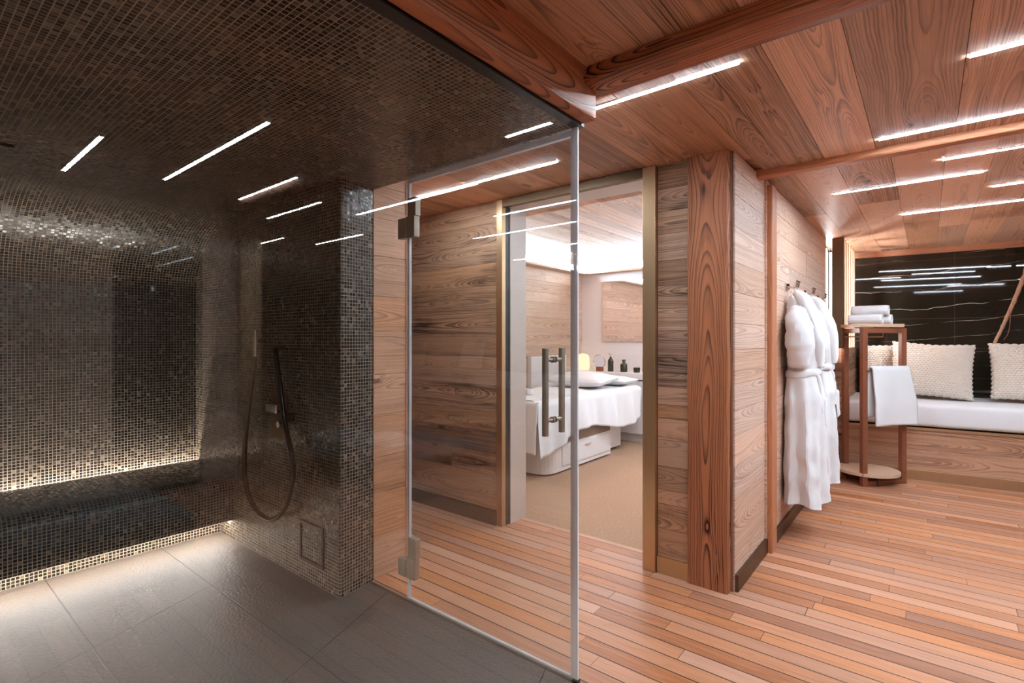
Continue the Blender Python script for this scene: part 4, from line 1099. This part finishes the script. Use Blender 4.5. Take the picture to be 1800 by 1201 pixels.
cushion((-0.30, 6.53, cz+0.255), 0.50, 0.50, 0.15, (math.radians(-12), 0, RZ_), 'cream knitted cushion deepest in the corner, behind the towel stand', 0.2)
cushion((0.03, 6.29, cz+0.265), 0.62, 0.53, 0.18, (math.radians(-18), math.radians(3), RZ_-0.08), 'cream knitted cushion right of the towel stand', 1.4)
cushion((0.72, 6.38, cz+0.265), 0.56, 0.53, 0.18, (math.radians(-16), 0, RZ_-0.05), 'cream knitted cushion at the right edge below the branch', 2.2)
cushion((4.3, 6.65, cz+0.26), 0.55, 0.52, 0.18, (math.radians(-16), 0, RZ_), 'cream knitted cushion outside the frame, mirrored in the glass door', 3.1)
cushion((6.0, 6.82, cz+0.26), 0.55, 0.52, 0.18, (math.radians(-16), 0, RZ_), 'cream knitted cushion outside the frame, mirrored beside the mosaic pier', 3.9)

# driftwood branch hung against the marble
b = MB()
bp_ = spline([(0.46, 6.62, 1.12), (0.50, 6.63, 1.22), (0.55, 6.63, 1.36), (0.595, 6.62, 1.50), (0.645, 6.62, 1.66), (0.685, 6.60, 1.80), (0.72, 6.58, 1.95), (0.76, 6.56, 2.175)], 7)
b.tube([(p.x+0.008*nz(i*0.5, 1), p.y+0.008*nz(i*0.5, 7), p.z) for i, p in enumerate(bp_)], [0.012+0.009*i/len(bp_)+0.005*nz(i*0.9, 3) for i in range(len(bp_))], 12)
br = thing('branch', 'bare driftwood branch hanging in front of the marble at right edge', 'branch', (0.6, 6.6, 1.1))
P_(b, 'stem', wood('driftwood', srgb(196, 150, 120), srgb(96, 60, 44), freq=160, ring=0.5, var=0.3, stain=0.5, knots=0.3), br)
b = MB(); b.tube(spline([(0.595, 6.61, 1.53), (0.60, 6.60, 1.42), (0.585, 6.60, 1.30), (0.555, 6.605, 1.24)], 5), [0.004-0.0001*i for i in range(16)], 6); P_(b, 'twig', m_walnut, br)

# ------------------------------------------------------------------ the room right of the frame (seen mirrored in the glass)
b = MB()
b.planks((2.90, -2.6, 0), (0, 1, 0), (0, 0, 1), (-1, 0, 0), 3.75, CEIL, (0.12, 0.2), lens=(2, 4)); b.planks((2.90, 1.78, 0), (0, 1, 0), (0, 0, 1), (-1, 0, 0), 0.30, CEIL, (0.12, 0.2), lens=None)
b.box(2.918, 3.2, -2.6, 2.26, 0, CEIL)
tag(b.build('wall_right', m_treatwall), 'board wall outside the frame, mirrored in the glass panel', 'wall', kind=ST)
b = MB(); b.box(2.905, 2.92, 1.15, 1.78, 0, CEIL)
tag(b.build('wall_right_marble', m_marble), 'black marble recess outside the frame, mirrored in the glass panel', 'wall', kind=ST)
bx('pillar', m_brass, (2.86, 3.2, 2.08, 2.27, 0, CEIL), 'bronze clad column outside the frame, mirrored in the glass panel', 'pillar', ST)
b = MB(); b.box(6.72, 6.8, -2.6, 7.3, 0, CEIL); b.planks((6.72, 2.0, 0), (0, 1, 0), (0, 0, 1), (-1, 0, 0), 5.0, CEIL, (0.12, 0.2))
tag(b.build('wall_right_end', m_wall), 'far board wall outside the frame at the end of the lounge', 'wall', kind=ST)

# low grey loungers right of the frame, mirrored in the glass
def lounger(x0, x1, y0, y1, label):
    t = thing('lounger', label, 'lounger', ((x0+x1)/2, (y0+y1)/2, 0), group='grey loungers')
    b = MB(); b.box(x0+0.06, x1-0.06, y0+0.06, y1-0.06, 0, 0.16); P_(b, 'base', m_walnut, t)
    b = MB(); b.box(x0, x1, y0, y1, 0.16, 0.35); P_(b, 'seat', m_grey, t, 0.025)
lounger(0.97, 2.6, 0.25, 1.05, 'low grey lounger outside the frame, mirrored over the mosaic bench')
lounger(0.97, 2.6, 2.56, 3.36, 'low grey lounger outside the frame with a white towel, mirrored over the pier')
b = MB()
b.grid(20, 16, lambda u, v: (1.45+0.34*u, 2.66+0.26*v, 0.352+0.085*(max(0, 1-abs(2*u-1)**4)*max(0, 1-abs(2*v-1)**4))**0.5+0.004*nz(u*5, v*5)))
b.face([(1.45, 2.92, 0.352), (1.79, 2.92, 0.352), (1.79, 2.66, 0.352), (1.45, 2.66, 0.352)])
tag(b.build('folded_towel', m_towel, weld=True), 'folded white towel on the mirrored grey lounger', 'towel', 'white towels')
